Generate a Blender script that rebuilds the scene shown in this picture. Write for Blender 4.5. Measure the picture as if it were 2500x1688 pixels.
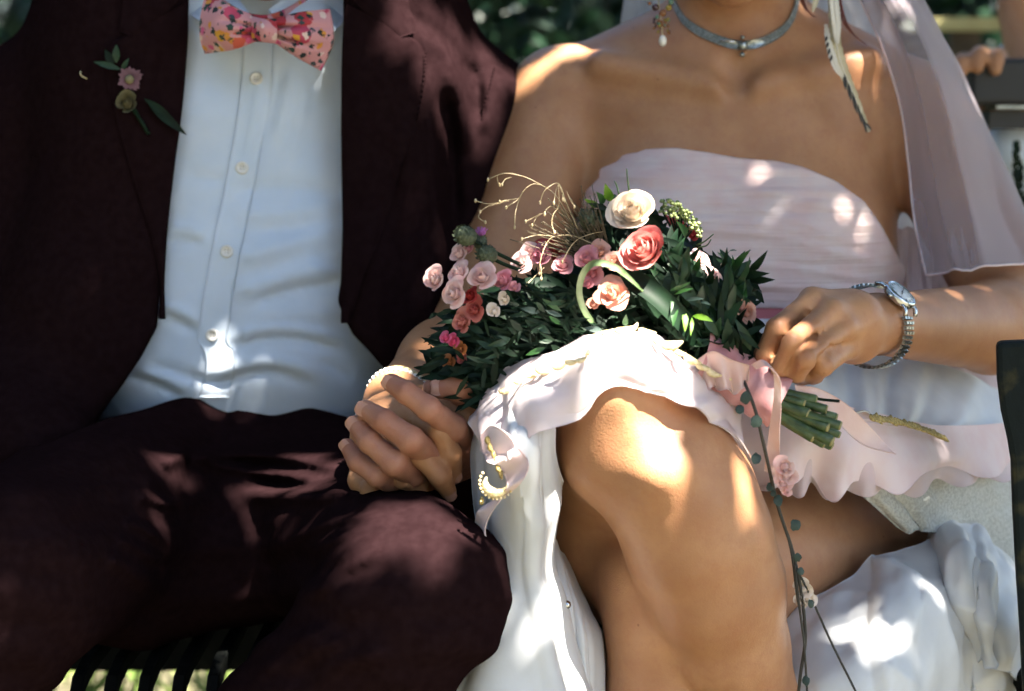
import bpy, math, random
import numpy as np
from mathutils import Vector, Matrix

scene = bpy.context.scene
for _o in list(bpy.data.objects):
    bpy.data.objects.remove(_o)
COL = scene.collection
rng = random.Random(7)
nrng = np.random.default_rng(7)

# ------------------------------------------------------------------ camera
FPX = 4505.0                      # focal length in photograph pixels (2500 wide)
CAM = np.array([0.0, -1.7, 0.92])
PITCH = math.atan(544.0 / FPX)
cam_data = bpy.data.cameras.new('camera')
cam_data.sensor_width = 36.0
cam_data.lens = FPX / 2500.0 * 36.0
cam_data.clip_start = 0.05
cam_data.clip_end = 500.0
cam_data.dof.use_dof = True
cam_data.dof.focus_distance = 1.40
cam_data.dof.aperture_fstop = 5.0
cam = bpy.data.objects.new('camera', cam_data)
COL.objects.link(cam)
cam.location = CAM.tolist()
cam.rotation_euler = (math.pi / 2 - PITCH, 0, 0)
scene.camera = cam

# ------------------------------------------------------------------ sky and sun
SUN_TO = np.array([0.34, -0.34, 0.87]); SUN_TO /= np.linalg.norm(SUN_TO)
world = bpy.data.worlds.new('World')
scene.world = world
world.use_nodes = True
wn = world.node_tree
for n in list(wn.nodes):
    wn.nodes.remove(n)
w_out = wn.nodes.new('ShaderNodeOutputWorld')
w_bg = wn.nodes.new('ShaderNodeBackground')
w_sky = wn.nodes.new('ShaderNodeTexSky')
w_sky.sky_type = 'NISHITA'
w_sky.sun_disc = False
w_sky.sun_elevation = math.asin(SUN_TO[2])
w_sky.sun_rotation = math.atan2(SUN_TO[0], SUN_TO[1])
w_bg.inputs['Strength'].default_value = 0.05
wn.links.new(w_sky.outputs[0], w_bg.inputs[0])
wn.links.new(w_bg.outputs[0], w_out.inputs[0])
sun_data = bpy.data.lights.new('sun', 'SUN')
sun_data.energy = 5.0
sun_data.angle = math.radians(0.53)
sun_data.color = (1.0, 0.93, 0.82)
sun = bpy.data.objects.new('sun', sun_data)
COL.objects.link(sun)
sun.rotation_euler = Vector(SUN_TO.tolist()).to_track_quat('Z', 'Y').to_euler()
sun.location = (SUN_TO * 6).tolist()
scene.view_settings.view_transform = 'Standard'
scene.view_settings.look = 'None'
scene.view_settings.gamma = 1.0
scene.view_settings.exposure = 3.3
scene.view_settings.use_curve_mapping = False
scene.cycles.use_denoising = True
scene.cycles.use_adaptive_sampling = True
scene.cycles.adaptive_threshold = 0.03
scene.cycles.max_bounces = 6
scene.cycles.diffuse_bounces = 3
scene.cycles.glossy_bounces = 2
scene.cycles.transparent_max_bounces = 8
scene.cycles.time_limit = 900

# ------------------------------------------------------------------ geometry helpers
SN, CS = math.sin(PITCH), math.cos(PITCH)

def P(px, py, y):
    """world point seen at photograph pixel (px, py) on the upright plane at depth y"""
    dx = px - 1250.0
    dv = 844.0 - py
    d = np.array([dx, FPX * CS + dv * SN, -FPX * SN + dv * CS])
    t = (y - CAM[1]) / d[1]
    return CAM + d * t

def PX(pts):
    """project world points to photograph pixels; returns px, py, depth"""
    q = pts - CAM
    dep = q[..., 1] * CS - q[..., 2] * SN
    up = q[..., 1] * SN + q[..., 2] * CS
    return 1250.0 + q[..., 0] / dep * FPX, 844.0 - up / dep * FPX, dep

def catmull(pts, n):
    pts = np.asarray(pts, float)
    if len(pts) == 2:
        t = np.linspace(0, 1, n).reshape((-1,) + (1,) * (pts.ndim - 1))
        return pts[0] * (1 - t) + pts[1] * t
    ext = np.concatenate([(2 * pts[0] - pts[1])[None], pts, (2 * pts[-1] - pts[-2])[None]])
    u = np.linspace(0, len(pts) - 1, n)
    i = np.minimum(u.astype(int), len(pts) - 2)
    t = (u - i)
    t = t.reshape((-1,) + (1,) * (pts.ndim - 1))
    p0, p1, p2, p3 = ext[i], ext[i + 1], ext[i + 2], ext[i + 3]
    return 0.5 * (2 * p1 + (p2 - p0) * t + (2 * p0 - 5 * p1 + 4 * p2 - p3) * t ** 2 + (3 * p1 - p0 - 3 * p2 + p3) * t ** 3)

def snoise(p, scale, seed=0, octaves=2):
    """cheap smooth pseudo noise, roughly -1..1"""
    r = np.random.default_rng(seed)
    out = np.zeros(p.shape[:-1])
    amp = 1.0
    for o in range(octaves):
        for k in range(4):
            d = r.normal(size=p.shape[-1]); d /= np.linalg.norm(d)
            out += amp * 0.4 * np.sin(p @ d * scale * (0.7 + 0.6 * r.random()) * (2 ** o) + r.random() * 6.28)
        amp *= 0.5
    return out

def new_mesh(name, verts, faces, mat, parent=None, smooth=True):
    verts = np.ascontiguousarray(verts, dtype=np.float32).reshape(-1, 3)
    me = bpy.data.meshes.new(name)
    if isinstance(faces, np.ndarray):
        nf, w = faces.shape
        me.vertices.add(len(verts)); me.vertices.foreach_set('co', verts.ravel())
        me.loops.add(nf * w); me.loops.foreach_set('vertex_index', faces.astype(np.int32).ravel())
        me.polygons.add(nf)
        me.polygons.foreach_set('loop_start', np.arange(0, nf * w, w, dtype=np.int32))
        me.update(calc_edges=True)
    else:
        me.from_pydata(verts.tolist(), [], faces)
        me.update()
    me.validate()
    if smooth and len(me.polygons):
        me.polygons.foreach_set('use_smooth', np.ones(len(me.polygons), bool))
    if mat is not None:
        me.materials.append(mat)
    ob = bpy.data.objects.new(name, me)
    COL.objects.link(ob)
    if parent is not None:
        ob.parent = parent
        if parent.type == 'EMPTY':
            ob.matrix_parent_inverse = Matrix.Translation(-parent.location)
    return ob

def empty(name, loc, label=None, cat=None, group=None, kind=None):
    o = bpy.data.objects.new(name, None)
    COL.objects.link(o)
    o.empty_display_size = 0.02
    o.location = tuple(float(c) for c in loc)
    tag(o, label, cat, group, kind)
    return o

def tag(o, label=None, cat=None, group=None, kind=None):
    if label: o['label'] = label
    if cat: o['category'] = cat
    if group: o['group'] = group
    if kind: o['kind'] = kind
    return o

def grid_faces(nu, nv, close_u=False, close_v=False):
    iu = np.arange(nu if close_u else nu - 1)
    iv = np.arange(nv if close_v else nv - 1)
    a, b = np.meshgrid(iu, iv, indexing='ij')
    a = a.ravel(); b = b.ravel()
    a2 = (a + 1) % nu; b2 = (b + 1) % nv
    return np.stack([a * nv + b, a * nv + b2, a2 * nv + b2, a2 * nv + b], 1)

def frames(path):
    t = np.gradient(path, axis=0)
    t /= np.linalg.norm(t, axis=1)[:, None] + 1e-12
    n = np.zeros_like(path)
    ref = np.array([0, 0, 1.0]) if abs(t[0][2]) < 0.9 else np.array([1.0, 0, 0])
    v = ref - t[0] * (ref @ t[0]); v /= np.linalg.norm(v)
    for i in range(len(path)):
        v = v - t[i] * (v @ t[i]); v /= np.linalg.norm(v) + 1e-12
        n[i] = v
    return t, n, np.cross(t, n)

def tube_geo(path, rad, seg=8, flat=1.0, caps=True):
    path = np.asarray(path, float)
    rad = np.broadcast_to(np.asarray(rad, float), (len(path),))
    t, n, b = frames(path)
    ang = np.linspace(0, 2 * np.pi, seg, endpoint=False)
    ring = n[:, None, :] * np.cos(ang)[None, :, None] + b[:, None, :] * np.sin(ang)[None, :, None] * flat
    v = path[:, None, :] + ring * rad[:, None, None]
    f = [tuple(q) for q in grid_faces(len(path), seg, close_v=True)]
    if caps:
        f.append(tuple(range(seg))[::-1])
        f.append(tuple((len(path) - 1) * seg + k for k in range(seg)))
    return v.reshape(-1, 3), f

class MB:
    """collects pieces of geometry that make up ONE part"""
    def __init__(s): s.v = []; s.f = []; s.n = 0
    def add(s, v, f):
        v = np.asarray(v, float).reshape(-1, 3)
        s.v.append(v)
        s.f += [tuple(int(i) + s.n for i in q) for q in f]
        s.n += len(v)
        return s
    def tube(s, path, rad, seg=8, flat=1.0): return s.add(*tube_geo(path, rad, seg, flat))
    def ball(s, c, r, nu=6, nv=8, scale=(1, 1, 1), rot=None):
        th = np.linspace(0, np.pi, nu + 1)[:, None]; ph = np.linspace(0, 2 * np.pi, nv, endpoint=False)[None, :]
        v = np.stack([np.sin(th) * np.cos(ph), np.sin(th) * np.sin(ph), np.cos(th) + 0 * ph], -1) * r * np.asarray(scale)
        if rot is not None: v = v @ np.asarray(rot).T
        return s.add(v + np.asarray(c), grid_faces(nu + 1, nv, close_v=True))
    def box(s, c, size, rot=None):
        q = np.array([[x, y, z] for x in (-.5, .5) for y in (-.5, .5) for z in (-.5, .5)]) * np.asarray(size)
        if rot is not None: q = q @ np.asarray(rot).T
        return s.add(q + np.asarray(c), [(0, 1, 3, 2), (4, 6, 7, 5), (0, 4, 5, 1), (2, 3, 7, 6), (0, 2, 6, 4), (1, 5, 7, 3)])
    def build(s, name, mat, parent=None, smooth=True):
        return new_mesh(name, np.vstack(s.v), s.f, mat, parent, smooth)

def basis(z, x=None):
    """3x3 with columns x,y,z; z given"""
    z = np.asarray(z, float); z = z / np.linalg.norm(z)
    r = np.asarray(x, float) if x is not None else (np.array([0, 0, 1.0]) if abs(z[2]) < .9 else np.array([1.0, 0, 0]))
    x = r - z * (r @ z); x /= np.linalg.norm(x)
    return np.stack([x, np.cross(z, x), z], 1)

def patch_geo(rows, nu=40, nv=40):
    """rows of control points (px,py,y) -> dense grid of world points"""
    R = np.array([[P(*c) for c in row] for row in rows])
    g = catmull(R, nu)
    g = np.swapaxes(catmull(np.swapaxes(g, 0, 1), nv), 0, 1)
    return g

def grid_normals(g):
    du = np.gradient(g, axis=0); dv = np.gradient(g, axis=1)
    n = np.cross(du, dv); n /= np.linalg.norm(n, axis=2)[..., None] + 1e-12
    return n

def cloth(name, g, mat, parent, thick=0.0012, wrinkle=0.0, wscale=60, seed=0, both=True):
    """closed thin cloth from a grid of points"""
    n = grid_normals(g)
    if wrinkle:
        g = g + n * (snoise(g, wscale, seed, 3) * wrinkle)[..., None]
        n = grid_normals(g)
    nu, nv = g.shape[:2]
    a = g + n * thick / 2; b = g - n * thick / 2
    f = grid_faces(nu, nv)
    N = nu * nv
    top = f
    bot = f[:, ::-1] + N
    def strip(idx):
        i0 = idx[:-1]; i1 = idx[1:]
        return np.stack([i1, i0, i0 + N, i1 + N], 1)
    I = np.arange(N).reshape(nu, nv)
    s = np.vstack([strip(I[:, 0]), strip(I[-1, :]), strip(I[:, -1][::-1]), strip(I[0, :][::-1])])
    return new_mesh(name, np.vstack([a.reshape(-1, 3), b.reshape(-1, 3)]), np.vstack([top, bot, s]), mat, parent)

# ------------------------------------------------------------------ smooth solid modelling (distance fields meshed by surface nets)
def C_(a, b, ra, rb, k=0.012, neg=False):
    return ('c', np.asarray(a, float), np.asarray(b, float), ra, rb, k, neg)

def E_(c, r, k=0.02, rot=None, neg=False):
    return ('e', np.asarray(c, float), np.asarray(r, float), np.eye(3) if rot is None else np.asarray(rot), 0, k, neg)

def chain(pts, rads, k=0.003, k0=None):
    out = []
    for i in range(len(pts) - 1):
        out.append(C_(pts[i], pts[i + 1], rads[i], rads[i + 1], (k0 if (i == 0 and k0) else k)))
    return out

def prim_d(p, q):
    if p[0] == 'c':
        _, a, b, ra, rb, k, neg = p
        ba = b - a; L2 = ba @ ba + 1e-12
        pa = q - a
        t = np.clip(pa @ ba / L2, 0, 1)
        d = pa - t[..., None] * ba
        return np.sqrt(np.einsum('...i,...i', d, d)) - (ra + (rb - ra) * t)
    _, c, r, rot, _, k, neg = p
    l = (q - c) @ rot
    a1 = l / r; a2 = l / (r * r)
    k0 = np.sqrt(np.einsum('...i,...i', a1, a1)); k1 = np.sqrt(np.einsum('...i,...i', a2, a2)) + 1e-9
    return k0 * (k0 - 1.0) / k1

def field_s(prims, q):
    # smooth union written so that far primitives cost nothing wrong
    d = None
    for p in prims:
        x = prim_d(p, q); k = p[5]
        if d is None:
            d = x; continue
        if p[6]:
            h = np.maximum(k - np.abs(-x - d), 0) / k
            d = np.maximum(d, -x) + h * h * k * 0.25
        else:
            h = np.maximum(k - np.abs(x - d), 0) / k
            d = np.minimum(d, x) - h * h * k * 0.25
    return d

def sdf_geo(prims, res, post=None, lo=None, hi=None, pad=0.012, margin=1.25):
    B = 8
    if lo is None or hi is None:
        L, H = [], []
        for p in prims:
            if p[6]: continue
            if p[0] == 'c':
                r = max(p[3], p[4]); L += [p[1] - r, p[2] - r]; H += [p[1] + r, p[2] + r]
            else:
                r = p[2].max(); L.append(p[1] - r); H.append(p[1] + r)
        l0 = np.min(L, 0) - pad; h0 = np.max(H, 0) + pad
        lo = l0 if lo is None else np.maximum(lo, l0); hi = h0 if hi is None else np.minimum(hi, h0)
    bs = B * res
    nb = np.ceil((hi - lo) / bs).astype(int)
    gi = np.stack(np.meshgrid(*[np.arange(n) for n in nb], indexing='ij'), -1).reshape(-1, 3)
    cen = lo + (gi + 0.5) * bs
    rad = bs * 0.866
    d = np.empty(len(cen))
    for s in range(0, len(cen), 200000):
        q = cen[s:s + 200000].astype(np.float32)
        dd = field_s(prims, q)
        if post is not None: dd = post(q, dd)
        d[s:s + 200000] = dd
    act = gi[np.abs(d) < rad * margin + (0.002 if post is None else 0.005)]
    # group blocks into super cells so that far primitives are skipped
    sup = act // 3
    key = (sup[:, 0] * 4096 + sup[:, 1]) * 4096 + sup[:, 2]
    order = np.argsort(key, kind='stable'); act = act[order]; key = key[order]
    cuts = np.flatnonzero(np.diff(key)) + 1
    groups = np.split(act, cuts)
    off = np.stack(np.meshgrid(*[np.arange(B + 1)] * 3, indexing='ij'), -1).reshape(-1, 3)
    vals = []
    for g in groups:
        q = (lo + (g[:, None, :] * B + off[None]) * res).astype(np.float32)
        c = q.reshape(-1, 3).mean(0); R = np.linalg.norm(q.reshape(-1, 3) - c, axis=1).max()
        dc = np.array([prim_d(p, c[None])[0] for p in prims])
        best = min(dc[i] for i in range(len(prims)) if not prims[i][6])
        keep = [p for p, x in zip(prims, dc) if (x - R * 1.3 < best + R * 1.3 + p[5] + 0.01)]
        if not keep or keep[0][6]:
            keep = prims
        dd = field_s(keep, q.reshape(-1, 3))
        if post is not None: dd = post(q.reshape(-1, 3), dd)
        vals.append(dd.reshape(len(g), B + 1, B + 1, B + 1))
    V = np.concatenate(vals); act = np.concatenate(groups)
    V = np.where(np.abs(V) < 1e-9, 1e-9, V)
    S = V < 0
    cs = np.zeros((len(act), B, B, B), np.int8)
    for dx in (0, 1):
        for dy in (0, 1):
            for dz in (0, 1):
                cs += S[:, dx:dx + B, dy:dy + B, dz:dz + B]
    mixed = (cs > 0) & (cs < 8)
    bi, i, j, k = np.nonzero(mixed)
    # vertex = mean of edge crossings
    acc = np.zeros((len(bi), 3)); cnt = np.zeros(len(bi))
    corners = [(0, 0, 0), (1, 0, 0), (0, 1, 0), (1, 1, 0), (0, 0, 1), (1, 0, 1), (0, 1, 1), (1, 1, 1)]
    cv = {c: V[bi, i + c[0], j + c[1], k + c[2]] for c in corners}
    for a in corners:
        for ax in range(3):
            if a[ax]: continue
            b = list(a); b[ax] = 1; b = tuple(b)
            va, vb = cv[a], cv[b]
            m = (va < 0) != (vb < 0)
            t = np.where(m, va / np.where(m, va - vb, 1), 0)
            for x in range(3):
                acc[:, x] += np.where(m, a[x] + (t if x == ax else 0), 0)
            cnt += m
    acc /= cnt[:, None]
    G = act[bi] * B + np.stack([i, j, k], 1)
    verts = lo + (G + acc) * res
    M = 1 << 20
    ck = (G[:, 0] * M + G[:, 1]) * M + G[:, 2]
    o = np.argsort(ck); ck = ck[o]; verts = verts[o]
    faces = []
    for ax in range(3):
        sl0 = [slice(0, B)] * 3; sl1 = [slice(0, B)] * 3
        sl1[ax] = slice(1, B + 1)
        A = S[:, sl0[0], sl0[1], sl0[2]]; Bq = S[:, sl1[0], sl1[1], sl1[2]]
        bi, i, j, k = np.nonzero(A != Bq)
        g = act[bi] * B + np.stack([i, j, k], 1)
        flip = A[bi, i, j, k]
        u, w = (ax + 1) % 3, (ax + 2) % 3
        quad = []
        ok = np.ones(len(g), bool)
        for (du, dw) in ((0, 0), (-1, 0), (-1, -1), (0, -1)):
            h = g.copy(); h[:, u] += du; h[:, w] += dw
            kk = (h[:, 0] * M + h[:, 1]) * M + h[:, 2]
            p = np.searchsorted(ck, kk); p = np.minimum(p, len(ck) - 1)
            ok &= ck[p] == kk
            quad.append(p)
        q = np.stack(quad, 1)
        q[~flip] = q[~flip][:, ::-1]
        faces.append(q[ok])
    faces = np.vstack(faces)
    # remove duplicates (edges shared by blocks are only owned once, so none) and relax a little
    for it in range(2):
        s = np.zeros_like(verts); c = np.zeros(len(verts))
        for a in range(4):
            b = faces[:, (a + 1) % 4]; fa = faces[:, a]
            for x in range(3):
                s[:, x] += np.bincount(fa, verts[b, x], len(verts)) + np.bincount(b, verts[fa, x], len(verts))
            c += np.bincount(fa, minlength=len(verts)) + np.bincount(b, minlength=len(verts))
        verts = verts * 0.5 + 0.5 * s / np.maximum(c, 1)[:, None]
    return verts, faces

def sdf_mesh(name, prims, res, mat, parent=None, post=None, **kw):
    v, f = sdf_geo(prims, res, post, **kw)
    return new_mesh(name, v, f, mat, parent)

def seg_dist(px, py, line):
    """distance in pixels to a polyline, and the 0..1 position along it"""
    best = np.full(px.shape, 1e9); tt = np.zeros(px.shape)
    n = len(line) - 1
    for i in range(n):
        ax, ay = line[i]; bx, by = line[i + 1]
        ux, uy = bx - ax, by - ay; L = ux * ux + uy * uy + 1e-9
        t = np.clip(((px - ax) * ux + (py - ay) * uy) / L, 0, 1)
        d = np.hypot(px - ax - t * ux, py - ay - t * uy)
        m = d < best
        best = np.where(m, d, best); tt = np.where(m, (i + t) / n, tt)
    return best, tt

def ridge_fn(ridges):
    """raised folds laid on a cloth along lines; returns height in metres"""
    R = [(catmull(np.array(l, float), max(6, 5 * len(l))), w, a) for (l, w, a) in ridges]
    def f(px, py):
        out = np.zeros(px.shape)
        for l, w, a in R:
            lo = l.min(0) - 3 * w; hi = l.max(0) + 3 * w
            m = (px > lo[0]) & (px < hi[0]) & (py > lo[1]) & (py < hi[1])
            if not m.any(): continue
            d, t = seg_dist(px[m], py[m], l)
            out[m] += a * np.exp(-(d / w) ** 2) * np.clip(np.minimum(t, 1 - t) * 5 + 0.1, 0, 1)
        return out
    return f

def poly_sd(px, py, poly):
    """signed distance (pixels) to polygon, negative inside"""
    poly = [tuple(p) for p in poly]
    best = np.full(px.shape, 1e9); inside = np.zeros(px.shape, bool)
    n = len(poly)
    for i in range(n):
        ax, ay = poly[i]; bx, by = poly[(i + 1) % n]
        ux, uy = bx - ax, by - ay; L = ux * ux + uy * uy + 1e-9
        t = np.clip(((px - ax) * ux + (py - ay) * uy) / L, 0, 1)
        best = np.minimum(best, np.hypot(px - ax - t * ux, py - ay - t * uy))
        c = ((ay > py) != (by > py)) & (px < (bx - ax) * (py - ay) / (by - ay if by != ay else 1e-9) + ax)
        inside ^= c
    return np.where(inside, -best, best)

def hit(px, py, prims, post=None, y0=-0.75, y1=0.35):
    """points on the front of a solid that lie behind the given photograph pixels, and the outward normals"""
    px = np.asarray(px, float); py = np.asarray(py, float)
    shp = px.shape
    dx = px.ravel() - 1250.0; dv = 844.0 - py.ravel()
    d = np.stack([dx, FPX * CS + dv * SN, -FPX * SN + dv * CS], 1)
    d /= d[:, 1:2]
    t = np.full(len(d), y0 - CAM[1])
    L = np.linalg.norm(d, axis=1)
    def F(q):
        x = field_s(prims, q)
        return post(q, x) if post is not None else x
    for _ in range(60):
        q = CAM + d * t[:, None]
        t = np.minimum(t + F(q) * 0.8 / L, y1 - CAM[1])
    q = CAM + d * t[:, None]
    e = 0.002
    n = np.stack([F(q + np.eye(3)[i] * e) - F(q - np.eye(3)[i] * e) for i in range(3)], 1)
    n /= np.linalg.norm(n, axis=1)[:, None] + 1e-9
    return q.reshape(shp + (3,)), n.reshape(shp + (3,))

def between(A, B, nu, nv):
    """photograph-pixel grid between two curves"""
    a = catmull(np.array(A, float), nu); b = catmull(np.array(B, float), nu)
    t = np.linspace(0, 1, nv)[None, :, None]
    g = a[:, None] * (1 - t) + b[:, None] * t
    return g[..., 0], g[..., 1]

# ------------------------------------------------------------------ materials
def mat(name, col, rough=0.6, col2=None, nscale=20.0, bump=0.0, bscale=200.0, sss=0.0, sss_r=(0.01, 0.004, 0.002),
        sheen=0.0, metal=0.0, spec=0.5, trans=0.0, alpha=1.0, detail=4.0, contrast=(0.35, 0.65), weave=0.0, coat=0.0, sheen_tint=(1, 1, 1)):
    m = bpy.data.materials.new(name)
    m.use_nodes = True
    nt = m.node_tree
    b = nt.nodes['Principled BSDF']
    b.inputs['Base Color'].default_value = (*col, 1)
    b.inputs['Roughness'].default_value = rough
    b.inputs['Metallic'].default_value = metal
    b.inputs['Specular IOR Level'].default_value = spec
    b.inputs['Subsurface Weight'].default_value = sss
    b.inputs['Subsurface Radius'].default_value = sss_r
    b.inputs['Subsurface Scale'].default_value = 1.0
    b.inputs['Sheen Weight'].default_value = sheen
    b.inputs['Sheen Tint'].default_value = (*sheen_tint, 1)
    b.inputs['Sheen Roughness'].default_value = 0.45
    b.inputs['Coat Weight'].default_value = coat
    b.inputs['Alpha'].default_value = alpha
    tc = nt.nodes.new('ShaderNodeTexCoord')
    if col2 is not None:
        n = nt.nodes.new('ShaderNodeTexNoise')
        n.inputs['Scale'].default_value = nscale; n.inputs['Detail'].default_value = detail
        r = nt.nodes.new('ShaderNodeValToRGB')
        r.color_ramp.elements[0].position = contrast[0]; r.color_ramp.elements[1].position = contrast[1]
        r.color_ramp.elements[0].color = (*col, 1); r.color_ramp.elements[1].color = (*col2, 1)
        nt.links.new(tc.outputs['Object'], n.inputs['Vector'])
        nt.links.new(n.outputs['Fac'], r.inputs['Fac'])
        nt.links.new(r.outputs['Color'], b.inputs['Base Color'])
    if bump:
        n2 = nt.nodes.new('ShaderNodeTexNoise')
        n2.inputs['Scale'].default_value = bscale; n2.inputs['Detail'].default_value = 3
        bp = nt.nodes.new('ShaderNodeBump')
        bp.inputs['Strength'].default_value = bump; bp.inputs['Distance'].default_value = 0.002
        nt.links.new(tc.outputs['Object'], n2.inputs['Vector'])
        nt.links.new(n2.outputs['Fac'], bp.inputs['Height'])
        nt.links.new(bp.outputs['Normal'], b.inputs['Normal'])
    if trans:
        tr = nt.nodes.new('ShaderNodeBsdfTranslucent')
        mix = nt.nodes.new('ShaderNodeMixShader')
        mix.inputs[0].default_value = trans
        src = b.inputs['Base Color'].links
        if src: nt.links.new(src[0].from_socket, tr.inputs['Color'])
        else: tr.inputs['Color'].default_value = (*col, 1)
        out = nt.nodes['Material Output']
        nt.links.new(b.outputs[0], mix.inputs[1]); nt.links.new(tr.outputs[0], mix.inputs[2])
        nt.links.new(mix.outputs[0], out.inputs['Surface'])
    return m

M = {}
def skin(name, c1, c2, c3, rough):
    m = mat(name, c1, rough, c2, 22, bump=0.16, bscale=700, sss=0.045, sss_r=(0.010, 0.004, 0.002), spec=0.36)
    nt = m.node_tree; b = nt.nodes['Principled BSDF']
    tc = [n for n in nt.nodes if n.type == 'TEX_COORD'][0]
    src = b.inputs['Base Color'].links[0].from_socket
    n = nt.nodes.new('ShaderNodeTexNoise'); n.inputs['Scale'].default_value = 90; n.inputs['Detail'].default_value = 6; n.inputs['Roughness'].default_value = .75
    r = nt.nodes.new('ShaderNodeMapRange'); r.inputs['From Min'].default_value = .45; r.inputs['From Max'].default_value = .75; r.inputs['To Max'].default_value = .55
    mx = nt.nodes.new('ShaderNodeMix'); mx.data_type = 'RGBA'; mx.inputs[7].default_value = (*c3, 1)
    nt.links.new(tc.outputs['Object'], n.inputs['Vector']); nt.links.new(n.outputs['Fac'], r.inputs['Value']); nt.links.new(r.outputs[0], mx.inputs['Factor']); nt.links.new(src, mx.inputs[6])
    # freckles and moles
    v = nt.nodes.new('ShaderNodeTexVoronoi'); v.inputs['Scale'].default_value = 42
    nt.links.new(tc.outputs['Object'], v.inputs['Vector'])
    lt = nt.nodes.new('ShaderNodeMapRange'); lt.inputs['From Min'].default_value = .055; lt.inputs['From Max'].default_value = .025
    nt.links.new(v.outputs['Distance'], lt.inputs['Value'])
    m2 = nt.nodes.new('ShaderNodeMix'); m2.data_type = 'RGBA'; m2.inputs[7].default_value = (c1[0] * .35, c1[1] * .28, c1[2] * .25, 1)
    ml = nt.nodes.new('ShaderNodeMath'); ml.operation = 'MULTIPLY'; ml.inputs[1].default_value = .6
    nt.links.new(lt.outputs[0], ml.inputs[0]); nt.links.new(ml.outputs[0], m2.inputs['Factor']); nt.links.new(mx.outputs[2], m2.inputs[6])
    nt.links.new(m2.outputs[2], b.inputs['Base Color'])
    return m
M['skin'] = skin('skin_warm', (0.36, 0.170, 0.082), (0.44, 0.225, 0.112), (0.33, 0.130, 0.070), 0.46)
M['skin_g'] = skin('skin_ruddy', (0.31, 0.130, 0.080), (0.38, 0.180, 0.112), (0.30, 0.095, 0.062), 0.5)
M['nail'] = mat('nail', (0.42, 0.215, 0.155), 0.40, sss=0.05, spec=0.5)
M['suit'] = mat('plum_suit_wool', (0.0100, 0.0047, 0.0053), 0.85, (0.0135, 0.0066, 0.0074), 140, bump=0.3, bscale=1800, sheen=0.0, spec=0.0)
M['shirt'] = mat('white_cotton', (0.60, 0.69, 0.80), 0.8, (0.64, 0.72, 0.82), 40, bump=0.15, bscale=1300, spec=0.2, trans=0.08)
M['button'] = mat('shirt_button', (0.74, 0.72, 0.66), 0.35)
M['hair'] = mat('brown_hair', (0.05, 0.025, 0.012), 0.45, (0.09, 0.045, 0.02), 120)
M['satin'] = mat('white_satin', (0.60, 0.615, 0.635), 0.42, (0.66, 0.675, 0.69), 30, bump=0.05, bscale=900, spec=0.4, sheen=0.1, trans=0.12)
M['tulle'] = mat('pink_chiffon', (0.83, 0.66, 0.66), 0.75, (0.86, 0.73, 0.73), 45, bump=0.10, bscale=1400, spec=0.2, trans=0.25)
M['organza'] = mat('blush_organza', (0.84, 0.73, 0.74), 0.35, (0.86, 0.78, 0.79), 25, spec=0.5, trans=0.35)
M['lace'] = mat('ivory_lace', (0.40, 0.41, 0.38), 0.8, (0.52, 0.53, 0.50), 420, bump=0.8, bscale=420, spec=0.2, contrast=(.42, .58))
M['sash'] = mat('dusky_red_sash', (0.45, 0.12, 0.13), 0.6)
M['gold'] = mat('gold_thread', (0.62, 0.47, 0.22), 0.4, (0.80, 0.68, 0.42), 400, bump=0.6, bscale=900, metal=0.25)
M['gold_dark'] = mat('old_gold_beads', (0.20, 0.15, 0.05), 0.35, (0.55, 0.42, 0.16), 700, bump=0.6, bscale=900, metal=0.6)
M['steel'] = mat('steel', (0.55, 0.57, 0.58), 0.22, metal=1.0)
M['steel_dark'] = mat('dark_steel', (0.20, 0.22, 0.21), 0.3, (0.42, 0.44, 0.43), 500, metal=1.0)
M['dial'] = mat('watch_dial', (0.62, 0.65, 0.66), 0.35)
M['ink'] = mat('watch_ink', (0.02, 0.02, 0.02), 0.4)
M['glass'] = mat('watch_glass', (0.9, 0.9, 0.9), 0.05, alpha=0.10)
M['pearl'] = mat('pearl', (0.80, 0.76, 0.68), 0.25, coat=0.3)
M['velvet'] = mat('grey_choker_ribbon', (0.085, 0.105, 0.105), 0.5, (0.24, 0.27, 0.27), 420, bump=0.7, bscale=700, sheen=0.4)
M['feather'] = mat('striped_feather', (0.46, 0.40, 0.26), 0.7, (0.62, 0.56, 0.40), 60)
M['feather_dark'] = mat('dark_feather', (0.03, 0.03, 0.03), 0.6)
M['feather_pale'] = mat('pale_feather', (0.70, 0.66, 0.58), 0.7)
M['amber'] = mat('amber_bead', (0.24, 0.085, 0.02), 0.15, coat=0.5)
M['topaz'] = mat('yellow_bead', (0.34, 0.24, 0.03), 0.15, coat=0.5)
M['onyx'] = mat('dark_bead', (0.05, 0.02, 0.03), 0.15, coat=0.5)
M['jade'] = mat('green_bead', (0.10, 0.20, 0.14), 0.2, coat=0.5)

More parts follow.
